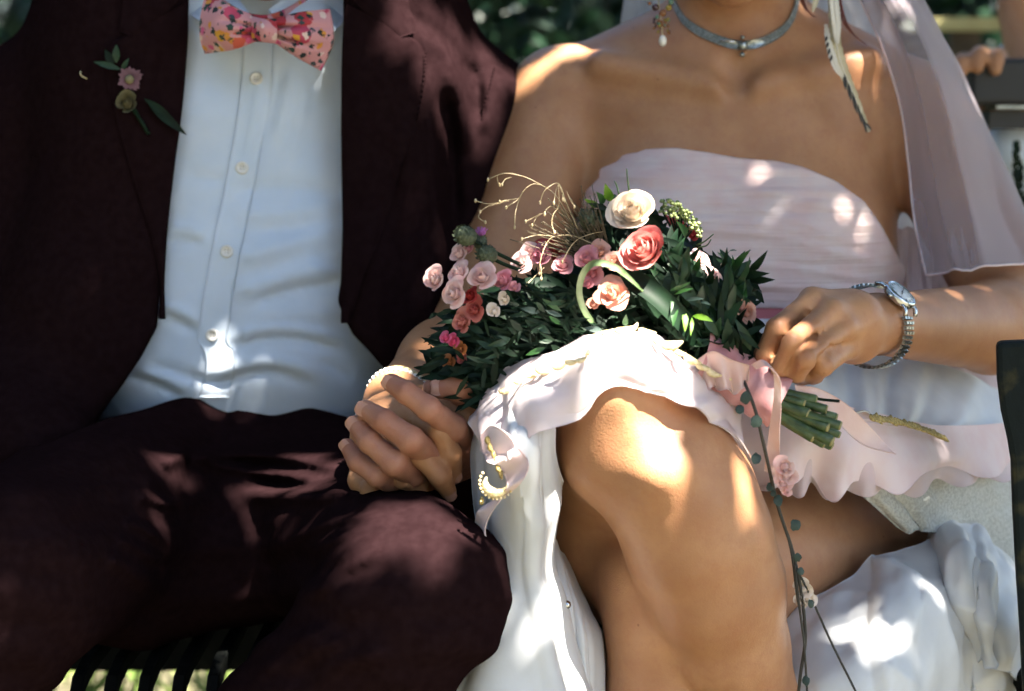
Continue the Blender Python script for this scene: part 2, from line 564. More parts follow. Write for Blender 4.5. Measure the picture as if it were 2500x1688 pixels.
def sheer(name, col, alpha, rough=0.6, scale=30, bump=0.05, fold=True):
    m = bpy.data.materials.new(name); m.use_nodes = True
    nt = m.node_tree
    b = nt.nodes['Principled BSDF']
    b.inputs['Base Color'].default_value = (*col, 1); b.inputs['Roughness'].default_value = rough
    b.inputs['Sheen Weight'].default_value = 0.3
    tl = nt.nodes.new('ShaderNodeBsdfTranslucent'); tl.inputs['Color'].default_value = (*col, 1)
    tp = nt.nodes.new('ShaderNodeBsdfTransparent')
    m1 = nt.nodes.new('ShaderNodeMixShader'); m1.inputs[0].default_value = 0.45
    m2 = nt.nodes.new('ShaderNodeMixShader')
    lw = nt.nodes.new('ShaderNodeLayerWeight'); lw.inputs['Blend'].default_value = 0.35
    mr = nt.nodes.new('ShaderNodeMapRange')
    mr.inputs['To Min'].default_value = alpha; mr.inputs['To Max'].default_value = min(1.0, alpha + 0.45)
    nt.links.new(lw.outputs['Facing'], mr.inputs['Value'])
    nt.links.new(b.outputs[0], m1.inputs[1]); nt.links.new(tl.outputs[0], m1.inputs[2])
    nt.links.new(mr.outputs[0], m2.inputs[0])
    nt.links.new(tp.outputs[0], m2.inputs[1]); nt.links.new(m1.outputs[0], m2.inputs[2])
    nt.links.new(m2.outputs[0], nt.nodes['Material Output'].inputs['Surface'])
    return m
M['veil'] = sheer('lilac_pink_veil', (0.54, 0.47, 0.51), 0.33)
M['veil_white'] = sheer('white_veil', (0.86, 0.84, 0.86), 0.70)
M['sheer'] = sheer('blush_sheer', (0.86, 0.74, 0.76), 0.70)
M['leaf_blade'] = mat('pale_grass_blade', (0.12, 0.20, 0.07), 0.4, (0.26, 0.34, 0.18), 60, trans=0.3)
M['leaf_mid2'] = mat('deep_green_leaf', (0.008, 0.030, 0.012), 0.5, (0.016, 0.05, 0.018), 90, trans=0.15, spec=0.4)
M['bud'] = mat('umbel_green', (0.10, 0.15, 0.04), 0.6, (0.28, 0.32, 0.12), 300)
M['straw_dark'] = mat('brown_grass', (0.10, 0.075, 0.04), 0.6)
M['lace2'] = mat('white_lace', (0.66, 0.69, 0.71), 0.6, (0.82, 0.83, 0.84), 300, bump=0.6, bscale=420, contrast=(.4, .55))

def gathered(name, c1, c2):
    m = mat(name, c1, 0.75, c2, 45, spec=0.2, trans=0.22)
    nt = m.node_tree; b = nt.nodes['Principled BSDF']
    tc = [n for n in nt.nodes if n.type == 'TEX_COORD'][0]
    mp = nt.nodes.new('ShaderNodeMapping'); mp.inputs['Scale'].default_value = (5, 5, 150); mp.inputs['Rotation'].default_value = (0, math.radians(4), 0)
    n = nt.nodes.new('ShaderNodeTexNoise'); n.inputs['Scale'].default_value = 1.0; n.inputs['Detail'].default_value = 3; n.inputs['Distortion'].default_value = .3
    bp = nt.nodes.new('ShaderNodeBump'); bp.inputs['Strength'].default_value = .9; bp.inputs['Distance'].default_value = .004
    nt.links.new(tc.outputs['Object'], mp.inputs['Vector']); nt.links.new(mp.outputs[0], n.inputs['Vector'])
    nt.links.new(n.outputs['Fac'], bp.inputs['Height']); nt.links.new(bp.outputs['Normal'], b.inputs['Normal'])
    return m
M['gathered'] = gathered('gathered_pink_chiffon', (0.88, 0.645, 0.61), (0.91, 0.74, 0.70))

# ------------------------------------------------------------------ the bride: body
def bride_prims():
    p = []
    # torso
    p.append(E_(P(1795, 560, .06), (.148, .095, .20), .03))
    p.append(E_(P(1790, 330, .055), (.165, .075, .115), .05))
    p.append(E_(P(1650, 600, -.005), (.078, .062, .078), .04))
    p.append(E_(P(1955, 600, -.005), (.078, .062, .078), .04))
    p.append(E_(P(1800, 900, .06), (.16, .11, .16), .06))
    # neck, shoulders, collar bones
    p.append(C_(P(1798, 230, .06), P(1796, -160, .03), .061, .053, .03))
    p.append(C_(P(1700, 165, .065), P(1400, 236, .055), .050, .043, .04))
    p.append(C_(P(1900, 165, .065), P(2200, 250, .055), .050, .043, .04))
    p.append(C_(P(1750, 208, -.026), P(1470, 158, .006), .0070, .0095, .020))
    p.append(C_(P(1846, 208, -.026), P(2120, 148, .006), .0070, .0105, .020))
    p.append(E_(P(1798, 170, -.030), (.010, .012, .012), .022, neg=True))
    # head (above the frame)
    p.append(E_(P(1790, -420, .02), (.077, .098, .115), .03))
    p.append(E_(P(1788, -190, -.025), (.056, .062, .062), .035))
    p.append(E_(P(1786, -60, -.065), (.026, .024, .028), .03))
    p.append(C_(P(1787, -330, -.075), P(1787, -255, -.098), .009, .014, .012))
    p.append(C_(P(1740, -165, -.075), P(1835, -165, -.075), .007, .007, .01))
    # her right arm (photo left)
    p.append(C_(P(1366, 240, .055), P(1240, 640, -.01), .049, .0425, .014))
    p.append(C_(P(1240, 640, -.01), P(1180, 800, -.07), .0425, .040, .02))
    p.append(C_(P(1180, 800, -.07), P(1085, 895, -.17), .040, .036, .02))
    p.append(C_(P(1085, 895, -.17), P(972, 985, -.262), .036, .0255, .02))
    # her right hand
    w = P(968, 990, -.265)
    mcp = [P(1003, 1012, -.322), P(958, 1078, -.330), P(922, 1134, -.325), P(884, 1172, -.312)]
    for q, r in zip(mcp, (.0125, .0125, .012, .011)):
        p.append(C_(w, q, .021, r, .010))
    p.append(E_((w + mcp[1] + mcp[2]) / 3, (.030, .022, .034), .012))
    idx = [mcp[0], P(1074, 1050, -.362), P(1101, 1108, -.358), P(1110, 1157, -.343)]
    mid = [mcp[1], P(1030, 1112, -.362), P(1074, 1162, -.362), P(1095, 1202, -.348)]
    rin = [mcp[2], P(985, 1166, -.352), P(1022, 1188, -.340), P(1040, 1196, -.320)]
    pin = [mcp[3], P(905, 1196, -.336), P(950, 1200, -.322), P(972, 1200, -.305)]
    p += chain(*joints(idx, (.0095, .0088, .0078, .0064)), .0028, .006)
    p += chain(*joints(mid, (.0095, .0090, .0080, .0066)), .0028, .006)
    p += chain(*joints(rin, (.0090, .0084, .0076, .0064)), .0028, .006)
    p += chain(*joints(pin, (.0088, .0076, .0068, .0058)), .0028, .006)
    p += chain([P(1010, 985, -.275), P(1100, 992, -.322), P(1138, 1014, -.332), P(1156, 1038, -.326)], (.015, .0125, .0112, .0078), .004, .010)
    # her left arm (photo right)
    p.append(C_(P(2238, 290, .055), P(2478, 760, -.02), .049, .042, .014))
    p.append(C_(P(2478, 760, -.02), P(2420, 800, -.10), .043, .039, .02))
    p.append(C_(P(2420, 800, -.10), P(2145, 792, -.262), .039, .0240, .012))
    # her left hand gripping the bouquet
    w = P(2140, 792, -.270)
    mcp = [P(1983, 733, -.328), P(2027, 760, -.340), P(2060, 802, -.340), P(2070, 848, -.328)]
    for q, r in zip(mcp, (.0105, .0105, .0102, .0098)):
        p.append(C_(w, q, .0205, r, .007))
    p.append(C_(P(2090, 770, -.31), P(2080, 830, -.30), .017, .018, .015))
    idx = [mcp[0], P(1897, 803, -.362), P(1866, 868, -.356), P(1868, 905, -.338)]
    mid = [mcp[1], P(1932, 838, -.384), P(1905, 892, -.372), P(1915, 915, -.348)]
    rin = [mcp[2], P(1968, 876, -.384), P(1946, 910, -.368), P(1958, 922, -.345)]
    pin = [mcp[3], P(2010, 894, -.368), P(1987, 915, -.352), P(1992, 920, -.335)]
    p += chain(*joints(idx, (.0092, .0083, .0078, .0066)), .0018, .003)
    p += chain(*joints(mid, (.0092, .0084, .0079, .0070)), .0018, .003)
    p += chain(*joints(rin, (.0090, .0081, .0076, .0068)), .0018, .003)
    p += chain(*joints(pin, (.0086, .0076, .0071, .0062)), .0018, .003)
    p += chain([P(2095, 790, -.29), P(1990, 840, -.300), P(1930, 890, -.310), P(1885, 920, -.320)], (.016, .013, .0105, .008), .004, .010)
    for ln in ([(1968, 762, -.346), (1936, 794, -.364), (1912, 822, -.382), (1887, 880, -.372)], [(2010, 792, -.352), (1976, 822, -.372), (1950, 856, -.392), (1924, 906, -.376)], [(2050, 832, -.350), (2020, 852, -.368), (1994, 880, -.384), (1968, 914, -.366)]):
        q = [P(*c) for c in ln]
        for i in range(3):
            p.append(C_(q[i], q[i + 1], .0016, .0022, .004, True))
    # her right leg, crossed on top
    p.append(C_(P(1650, 1010, .04), P(1520, 1085, -.28), .086, .060, .04))
    p.append(C_(P(1520, 1085, -.28), P(1525, 1078, -.37), .060, .051, .03))
    p.append(E_(P(1455, 1290, -.235), (.046, .060, .066), .03))

    leg = [P(1548, 1085, -.375), P(1614, 1140, -.376), P(1668, 1220, -.374), P(1704, 1315, -.370), P(1746, 1432, -.362), P(1790, 1585, -.352), P(1824, 1690, -.345), P(1920, 1980, -.33)]
    p += chain(leg, (.050, .0530, .0530, .0535, .0510, .0415, .0360, .030), .009)
    p.append(E_(P(1530, 1010, -.412), (.030, .022, .031), .022))
    p.append(E_(P(1606, 1120, -.424), (.016, .013, .024), .022))
    p.append(C_(P(1560, 1060, -.425), P(1606, 1120, -.426), .010, .010, .02))
    p.append(E_(P(1618, 1040, -.438), (.014, .012, .018), .03, neg=True))
    p.append(E_(P(1470, 1085, -.445), (.016, .014, .018), .03, neg=True))
    # her left leg underneath
    p.append(C_(P(2240, 1275, .02), P(1670, 1420, -.27), .092, .066, .03))
    p.append(C_(P(1670, 1420, -.27), P(1630, 1425, -.305), .064, .052, .03))
    p += chain([P(1632, 1425, -.315), P(1640, 1510, -.315), P(1640, 1700, -.315), P(1640, 2100, -.30)], (.052, .051, .050, .035), .008)
    # hips
    p.append(E_(P(1830, 1110, .08), (.185, .12, .12), .05))
    return p

def joints(pts, rads):
    P2, R2 = [pts[0]], [rads[0]]
    for i in range(1, len(pts)):
        P2 += [pts[i - 1] * .5 + pts[i] * .5, pts[i]]
        R2 += [(rads[i - 1] + rads[i]) * .5 * .925, rads[i] * (1.045 if i < len(pts) - 1 else 1)]
    return P2, R2

bride = empty('person', P(1800, 1300, .05), 'bride in a strapless pink and white dress sitting with crossed legs', 'person')
BRIDE = bride_prims()
body_b = sdf_mesh('body', BRIDE, 0.0024, M['skin'], bride)

# ------------------------------------------------------------------ the groom: body
def groom_prims():
    p = []
    p.append(C_(P(640, 60, .07), P(650, -180, .04), .062, .060, .03))
    p.append(E_(P(650, -420, .02), (.080, .102, .122), .03))
    p.append(E_(P(650, -200, -.03), (.060, .066, .066), .035))
    p.append(E_(P(650, -75, -.075), (.026, .024, .026), .03))
    p.append(C_(P(650, -340, -.085), P(650, -265, -.110), .010, .015, .012))
    p.append(C_(P(640, 110, .07), P(800, 140, .07), .062, .052, .04))
    p.append(C_(P(800, 140, .07), P(1160, 300, .07), .052, .045, .04))
    # his left arm and hand
    p.append(C_(P(1160, 300, .07), P(1200, 800, .02), .043, .038, .02))
    p.append(C_(P(1200, 800, .02), P(1175, 1060, -.17), .038, .027, .02))
    w = P(1168, 1075, -.215)
    p.append(C_(P(1175, 1060, -.17), w, .027, .024, .02))
    mcp = [P(1128, 1078, -.318), P(1092, 1120, -.312), P(1062, 1152, -.305), P(1034, 1180, -.298)]
    for q, r in zip(mcp, (.0135, .0130, .0125, .0115)):
        p.append(C_(w, q, .022, r, .010))
    idx = [mcp[0], P(1108, 1046, -.358), P(1046, 998, -.378), P(990, 958, -.374), P(956, 935, -.366)]
    mid = [mcp[1], P(1045, 1108, -.356), P(1002, 1074, -.380), P(938, 1028, -.374), P(893, 1000, -.362)]
    rin = [mcp[2], P(1005, 1158, -.348), P(962, 1130, -.374), P(902, 1078, -.368), P(869, 1037, -.356)]
    pin = [mcp[3], P(965, 1184, -.338), P(922, 1160, -.362), P(874, 1128, -.355), P(849, 1090, -.345)]
    p += chain(*joints(idx, (.0120, .0098, .0088, .0080, .0072)), .0028, .006)
    p += chain(*joints(mid, (.0120, .0104, .0098, .0084, .0074)), .0028, .006)
    p += chain(*joints(rin, (.0115, .0098, .0094, .0082, .0072)), .0028, .006)
    p += chain(*joints(pin, (.0110, .0088, .0084, .0074, .0062)), .0028, .006)
    p += chain([P(1165, 1060, -.24), P(1150, 985, -.315), P(1120, 944, -.348), P(1056, 948, -.350)], (.018, .0125, .0108, .0076), .004, .012)
    return p

groom = empty('person', P(600, 1300, .05), 'groom in a plum suit, white shirt and floral bow tie', 'person')
GROOM = groom_prims()
body_g = sdf_mesh('body', GROOM, 0.0017, M['skin_g'], groom)

# ------------------------------------------------------------------ the groom: shirt
SHIRT = [E_(P(620, 300, .065), (.178, .120, .27), .04), E_(P(600, 640, .045), (.160, .125, .17), .05),
         E_(P(590, 860, .045), (.168, .135, .13), .05), C_(P(640, 60, .06), P(640, -60, .05), .075, .070, .03)]
shirt_r = ridge_fn([
    ([(560, 705), (640, 700), (730, 668), (850, 640)], 26, .0060), ([(600, 740), (720, 706), (850, 690)], 15, -.0045),
    ([(560, 640), (650, 612), (750, 585), (840, 556)], 24, .0050), ([(560, 520), (700, 520), (840, 500)], 22, .0040),
    ([(560, 470), (680, 455), (830, 470)], 18, -.0030), ([(450, 430), (500, 436), (560, 440)], 16, -.0028),
    ([(400, 770), (440, 790), (480, 812)], 11, -.0042), ([(390, 745), (440, 760), (490, 790)], 14, .0038),
    ([(555, 855), (640, 828), (740, 830), (850, 862)], 12, -.0050), ([(555, 830), (640, 806), (740, 808), (850, 836)], 16, .0058),
    ([(350, 890), (420, 905), (500, 930), (560, 925)], 11, -.0045), ([(300, 915), (370, 935), (440, 970)], 10, -.0045),
    ([(330, 900), (400, 924), (470, 956)], 12, .0045), ([(520, 945), (600, 915), (680, 912), (760, 945)], 13, -.0045),
    ([(520, 918), (610, 888), (700, 888), (790, 925)], 16, .0050), ([(780, 880), (820, 900), (860, 930)], 10, -.0040),
    ([(690, 150), (668, 240), (645, 340)], 11, -.0040), ([(720, 165), (700, 260), (670, 360)], 14, .0036),
    ([(750, 190), (735, 290), (700, 400)], 13, .0030), ([(640, 180), (620, 300), (600, 400)], 10, .0024),
    ([(410, 600), (450, 590), (500, 600)], 14, -.0030), ([(400, 560), (450, 560), (510, 575)], 16, .0030),
    ([(760, 620), (800, 640), (850, 650)], 12, -.003), ([(600, 770), (700, 765), (840, 770)], 18, .0035), ([(600, 560), (690, 560), (780, 540)], 16, -.0025)])

def shirt_post(q, d):
    px, py, dep = PX(q)
    return d - shirt_r(px, py) - 0.0022 * snoise(np.stack([px, py], -1) * np.array([.6, 1.5]), .012, 5, 2)

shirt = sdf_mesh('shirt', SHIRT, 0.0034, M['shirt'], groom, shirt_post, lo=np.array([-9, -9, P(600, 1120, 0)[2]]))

def drape(name, A, B, mt, parent, prims, post, off, nu=60, nv=12, thick=.0012, edge=0.0, smooth_n=True):
    px, py = between(A, B, nu, nv)
    q, n = hit(px, py, prims, post)
    g = q + n * off
    if edge:
        w = np.abs(np.linspace(-1, 1, nv)) ** 3
        g = g - n * (edge * w)[None, :, None]
    return cloth(name, g, mt, parent, thick)

placket_l = [(594, 60), (592, 200), (562, 400), (538, 520), (512, 650), (486, 800), (486, 835), (502, 860), (506, 900), (488, 968)]
placket_r = [(664, 60), (662, 200), (632, 400), (608, 520), (582, 650), (558, 800), (556, 835), (572, 860), (574, 900), (560, 968)]
pl = drape('placket', placket_l, placket_r, M['shirt'], shirt, SHIRT, shirt_post, .0016, 90, 10, .0016)

def button(px, py, prims, post, off, r, mt, parent):
    q, n = hit(np.array([px]), np.array([py]), prims, post)
    c = q[0] + n[0] * off
    R = basis(n[0])
    mb = MB()
    prof = [(0, .0010), (.55, .0010), (.62, .0018), (.9, .0020), (1.0, .0012), (1.0, -.0004)]
    th = np.linspace(0, 2 * np.pi, 20, endpoint=False)
    v = np.array([[[a * r * math.cos(t), a * r * math.sin(t), h] for t in th] for a, h in prof]).reshape(-1, 3)
    mb.add(v @ R.T + c, grid_faces(len(prof), 20, close_v=True))
    ob = mb.build('button', mt, parent)
    hb = MB()
    for sx in (-1, 1):
        for sy in (-1, 1):
            hb.ball(c + R @ np.array([sx * r * .22, sy * r * .22, .0011]), r * .11, 4, 6, (1, 1, .5), R)
    hb.build('thread_hole', M['hole'], ob)
    return ob
M['hole'] = mat('button_hole', (0.30, 0.27, 0.22), 0.7)
for bx, by in ((628, 195), (592, 411), (556, 615), (520, 818)):
    button(bx, by, SHIRT, shirt_post, .0032, .0058, M['button'], shirt)

# collar of the shirt
def collar_leaf(pts_in, pts_out):
    rows_a = np.array([P(*p) for p in pts_in]); rows_b = np.array([P(*p) for p in pts_out])
    a = catmull(rows_a, 24); b = catmull(rows_b, 24)
    t = np.linspace(0, 1, 10)[None, :, None]
    g = a[:, None] * (1 - t) + b[:, None] * t
    g[..., 1] -= (np.sin(np.pi * t[..., 0]) * .006)
    return cloth('collar', g, M['shirt'], shirt, .0022)
collar_leaf([(430, -190, .06), (520, -70, .0), (590, 10, -.060), (612, 42, -.078)], [(415, -80, .05), (440, 10, -.01), (500, 62, -.066), (560, 108, -.080)])
collar_leaf([(850, -190, .06), (770, -60, .0), (690, 0, -.060), (655, 26, -.078)], [(865, -80, .05), (848, 30, -.01), (800, 90, -.066), (722, 118, -.080)])

# ------------------------------------------------------------------ the groom: jacket
OPENING = [(466, -400), (460, 60), (444, 250), (425, 400), (405, 560), (394, 690), (384, 800), (345, 872), (300, 940), (236, 1026), (200, 1300),
           (1020, 1300), (1010, 1010), (958, 925), (905, 862), (860, 815), (838, 770), (824, 735), (832, 690), (836, 560), (832, 300), (838, 60), (842, -400)]
JACKET = [E_(P(620, 360, .085), (.222, .140, .34), .05), E_(P(600, 760, .075), (.205, .150, .22), .05),
          E_(P(930, 420, .02), (.080, .095, .26), .06), E_(P(330, 420, .02), (.080, .095, .26), .06),
          E_(P(900, 880, .0), (.075, .10, .14), .05), E_(P(250, 900, .0), (.10, .12, .16), .05),
          C_(P(820, 95, .07), P(1168, 282, .075), .075, .056, .03), C_(P(440, 95, .07), P(70, 282, .075), .075, .056, .03),
          C_(P(1172, 290, .075), P(1205, 800, .03), .060, .056, .03), C_(P(1205, 800, .03), P(1185, 1030, -.13), .056, .047, .03),
          E_(P(1090, 1120, .03), (.085, .10, .10), .04),
          C_(P(60, 290, .075), P(-30, 820, .02), .062, .060, .03), C_(P(-30, 820, .02), P(90, 1120, -.16), .060, .050, .03)]
jacket_r = ridge_fn([
    ([(1048, 170), (1054, 290), (1058, 420), (1068, 540), (1080, 680)], 16, 0.0081),
    ([(1082, 215), (1094, 300), (1100, 420), (1108, 600)], 29, -0.0161),
    ([(1090, 150), (1108, 220), (1128, 300), (1140, 380)], 21, 0.0062),
    ([(1150, 150), (1165, 220), (1168, 300)], 18, -0.0074), ([(1190, 180), (1188, 260), (1180, 330)], 16, 0.0050),
    ([(975, 20), (1050, 72), (1110, 130), (1150, 190)], 17, -0.0043), ([(1010, 75), (1080, 120), (1120, 170)], 21, 0.0037),
    ([(985, 300), (995, 380), (992, 470)], 27, 0.0037), ([(950, 330), (955, 450), (940, 560)], 27, -0.0037),
    ([(900, 560), (912, 700), (920, 820), (950, 905)], 29, 0.0043), ([(985, 520), (1000, 640), (1010, 760)], 35, -0.0050), ([(1030, 560), (1045, 700), (1060, 830)], 24, 0.0050)])

def jacket_post(q, d):
    px, py, dep = PX(q)
    d = d - jacket_r(px, py) - .0025 * snoise(q, 28, 11, 2)
    o = poly_sd(px, py, OPENING) * dep / FPX
    o = np.maximum(o, q[..., 1] - 0.05)
    cut = -o
    h = np.maximum(.006 - np.abs(cut - d), 0) / .006
    return np.maximum(d, cut) + h * h * .0015

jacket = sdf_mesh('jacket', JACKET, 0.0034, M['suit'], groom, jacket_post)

def jpost_nocut(q, d):
    px, py, dep = PX(q)
    return d - jacket_r(px, py) - .0025 * snoise(q, 28, 11, 2)
# lapels and collar lie on the jacket front
lap_out = [(1000, 96), (1034, 128), (1034, 200), (1012, 300), (976, 430), (926, 580), (886, 690), (852, 790)]
lap_in = [(850, 10), (842, 60), (838, 160), (838, 300), (840, 440), (842, 570), (842, 680), (838, 790)]
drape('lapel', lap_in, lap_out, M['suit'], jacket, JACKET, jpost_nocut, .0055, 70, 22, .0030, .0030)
col_out = [(960, -150), (985, -60), (996, 10), (1006, 60), (1008, 84)]
col_in = [(846, -160), (846, -90), (846, -30), (900, 40), (968, 98)]
drape('collar', col_in, col_out, M['suit'], jacket, JACKET, jpost_nocut, .0062, 40, 18, .0030, .0030)
lap_out = [(300, 96), (262, 128), (264, 200), (290, 300), (326, 430), (372, 580), (392, 690), (398, 780)]
lap_in = [(452, 10), (458, 60), (452, 160), (438, 300), (420, 440), (404, 570), (396, 680), (388, 780)]
drape('lapel', lap_out, lap_in, M['suit'], jacket, JACKET, jpost_nocut, .0055, 70, 22, .0030, .0030)
drape('collar', [(330, -150), (310, -60), (304, 10), (298, 60), (296, 84)], [(458, -160), (458, -90), (458, -30), (400, 40), (332, 98)], M['suit'], jacket, JACKET, jpost_nocut, .0062, 40, 18, .003, .003)
# hand stitching along the lapel edge and puckers of the sleeve seam
for line, n in (([(1027, 130), (1027, 200), (1006, 296)], 15), ([(1205, 168), (1196, 205), (1186, 250), (1180, 290)], 13)):
    l = catmull(np.array(line, float), n * 2)
    q, nn = hit(l[:, 0], l[:, 1], JACKET, jpost_nocut)
    st = MB()
    q = q + nn * (.0075 if line[0][0] < 1100 else .0012)
    for i in range(0, len(l) - 1, 2):
        st.tube(np.array([q[i], (q[i] + q[i + 1]) / 2 + nn[i] * .0006, q[i + 1]]), .0007, 5)
    st_o = st.build('stitching', M['suit'], jacket); st_o['kind'] = 'stuff'

# ------------------------------------------------------------------ the groom: trousers
TROUSERS = [E_(P(600, 1090, .07), (.185, .135, .125), .05),
            C_(P(760, 1170, .03), P(900, 1345, -.20), .094, .072, .05), C_(P(900, 1345, -.20), P(1010, 1455, -.405), .072, .063, .04), C_(P(1010, 1455, -.405), P(640, 1960, -.37), .061, .072, .03),
            C_(P(440, 1150, .03), P(-15, 1425, -.40), .098, .074, .05), C_(P(-15, 1425, -.40), P(-230, 1900, -.38), .068, .068, .03), E_(P(560, 1330, -.09), (.13, .11, .062), .05), C_(P(620, 1340, -.10), P(330, 1420, -.18), .052, .048, .05),
            E_(P(590, 1160, -.02), (.12, .08, .07), .05)]
tr_r = ridge_fn([
    ([(470, 1122), (520, 1112), (620, 1113), (740, 1128), (850, 1146)], 13, 0.0064), ([(482, 1124), (560, 1142), (690, 1162), (840, 1190)], 13, 0.0064),
    ([(570, 1108), (690, 1108), (850, 1122)], 13, 0.0051), ([(585, 1208), (680, 1210), (780, 1212), (850, 1196)], 18, 0.0068),
    ([(390, 1142), (430, 1122), (460, 1120)], 19, 0.0077), ([(335, 1210), (380, 1222), (440, 1238)], 13, 0.0081),
    ([(305, 1270), (350, 1290), (410, 1330)], 13, 0.0077), ([(285, 1315), (330, 1335), (395, 1375)], 13, 0.0068), ([(265, 1365), (310, 1385), (380, 1430)], 22, 0.0068),
    ([(700, 1322), (770, 1290), (850, 1268), (920, 1262)], 13, 0.0055), ([(765, 1345), (840, 1306), (910, 1284), (970, 1275)], 13, 0.0055),
    ([(800, 1372), (860, 1346), (930, 1310)], 15, 0.0046), ([(755, 1460), (810, 1415), (880, 1372), (960, 1338)], 13, 0.0055),
    ([(620, 1660), (690, 1600), (740, 1560), (830, 1520)], 18, 0.0059), ([(680, 1650), (760, 1590), (860, 1560)], 18, 0.0051), ([(760, 1680), (840, 1620), (950, 1590)], 25, 0.0051),
    ([(870, 1240), (930, 1222), (1000, 1222)], 13, 0.0035), ([(600, 1180), (700, 1184), (820, 1180)], 18, -0.0051), ([(560, 990), (610, 1010), (660, 1040)], 15, 0.0042),
    ([(458, 1110), (459, 1150), (458, 1200)], 13, -0.0035), ([(640, 1400), (720, 1370), (800, 1400)], 31, -0.0051), ([(450, 980), (520, 968), (640, 970), (800, 1000)], 15, 0.0035)])

def tr_post(q, d):
    px, py, dep = PX(q)
    d = d - tr_r(px, py) - .003 * snoise(q, 30, 21, 2) - .0022 * snoise(np.stack([px * .35 + py * .5, py * 1.2 - px * .35], -1), .045, 23, 2)
    top = catmull(np.array([(100, 1090), (240, 1030), (350, 1000), (440, 972), (540, 966), (660, 974), (780, 1000), (900, 1030), (1100, 1060)], float), 40)
    lim = np.interp(px, top[:, 0], top[:, 1])
    return np.maximum(d, (lim - py) * dep / FPX * .8)

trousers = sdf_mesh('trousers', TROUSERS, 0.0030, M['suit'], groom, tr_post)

# ------------------------------------------------------------------ the bride: dress
BOD = [E_(P(1795, 560, .06), (.155, .102, .205), .03), E_(P(1650, 600, -.005), (.086, .070, .086), .045),
       E_(P(1955, 600, -.005), (.086, .070, .086), .045), E_(P(1800, 800, .055), (.145, .112, .10), .06)]
bod_top = np.array([(1250, 560), (1330, 520), (1405, 472), (1440, 425), (1500, 385), (1560, 364), (1650, 362), (1740, 374), (1800, 386), (1900, 394), (1960, 408), (2040, 442), (2110, 492), (2150, 548), (2200, 640), (2300, 760)], float)
bod_r = ridge_fn([([(1480, 440), (1620, 430), (1800, 452), (2000, 500), (2120, 560)], 9, .0022), ([(1420, 500), (1600, 480), (1850, 510), (2130, 610)], 8, .0022),
                  ([(1700, 560), (1900, 580), (2150, 640)], 9, .0020), ([(1650, 530), (1850, 548), (2140, 600)], 7, .0018), ([(1700, 640), (1900, 650), (2160, 690)], 9, .0022), ([(1800, 700), (2000, 705), (2160, 730)], 9, .002)])

def bod_post(q, d):
    px, py, dep = PX(q)
    w = np.stack([px * .10, py + .00018 * (px - 1790) ** 2 * np.sign(py - 600) * -1], -1)
    d = d - .0012 * snoise(w, .10, 31, 2) - .0007 * snoise(w, .24, 33, 1) - bod_r(px, py)
    lim = np.interp(px, bod_top[:, 0], bod_top[:, 1])
    d = np.maximum(d, (lim - py) * dep / FPX)
    return np.maximum(d, (py - 772) * dep / FPX)

bodice = sdf_mesh('bodice', BOD, 0.0026, M['gathered'], bride, bod_post)
BODY_TORSO = BRIDE

def lift(g, prims, off, it=3):
    """keep a cloth outside a solid"""
    sh = g.shape; q = g.reshape(-1, 3).copy()
    for _ in range(it):
        d = field_s(prims, q)
        e = .002
        n = np.stack([field_s(prims, q + np.eye(3)[i] * e) - field_s(prims, q - np.eye(3)[i] * e) for i in range(3)], 1)
        n /= np.linalg.norm(n, axis=1)[:, None] + 1e-9
        q += n * np.maximum(0, off - d)[:, None]
    return q.reshape(sh)

def folds(g, amp, nfold, axis=0, phase=0., grow=True, warp=.3, seed=0):
    """soft folds running across a cloth grid; amplitude grows towards the free edge"""
    nu, nv = g.shape[:2]
    n = grid_normals(g)
    u = np.linspace(0, 1, nu)[:, None] * np.ones((1, nv)); v = np.linspace(0, 1, nv)[None, :] * np.ones((nu, 1))
    a, b = (v, u) if axis == 0 else (u, v)
    w = a * nfold * 2 * np.pi + phase + warp * 3 * np.sin(a * 9 + seed) + warp * np.sin(b * 4 + seed * 2) * 2
    h = np.sin(w) + .35 * np.sin(2.3 * w + 1.3 + seed)
    return g + n * (amp * h * ((.25 + .75 * b) if grow else 1.0))[..., None]

skirt_mats = M
# sash between bodice and skirt
g = patch_geo([[(1700, 752, -.08), (1830, 752, -.088), (1960, 756, -.085), (2100, 770, -.06), (2190, 780, -.01)], [(1700, 790, -.08), (1830, 790, -.09), (1960, 794, -.088), (2100, 806, -.062), (2190, 816, -.01)]], 6, 40)
cloth('sash', g, M['sash'], bride, .002)
# white satin lap panel
g = patch_geo([[(1760, 775, -.085), (1950, 785, -.10), (2150, 835, -.10), (2330, 900, -.06), (2500, 980, -.00)],
               [(1770, 870, -.21), (1960, 890, -.225), (2120, 930, -.205), (2280, 990, -.155), (2440, 1060, -.08)],
               [(1790, 965, -.285), (1960, 985, -.285), (2130, 1018, -.262), (2250, 1050, -.22), (2345, 1085, -.16)]], 50, 90)
g = folds(g, .0035, 5, 0, seed=1)
satin_top = cloth('skirt_panel', g, M['satin'], bride, .0014, .0006, 70, 3)
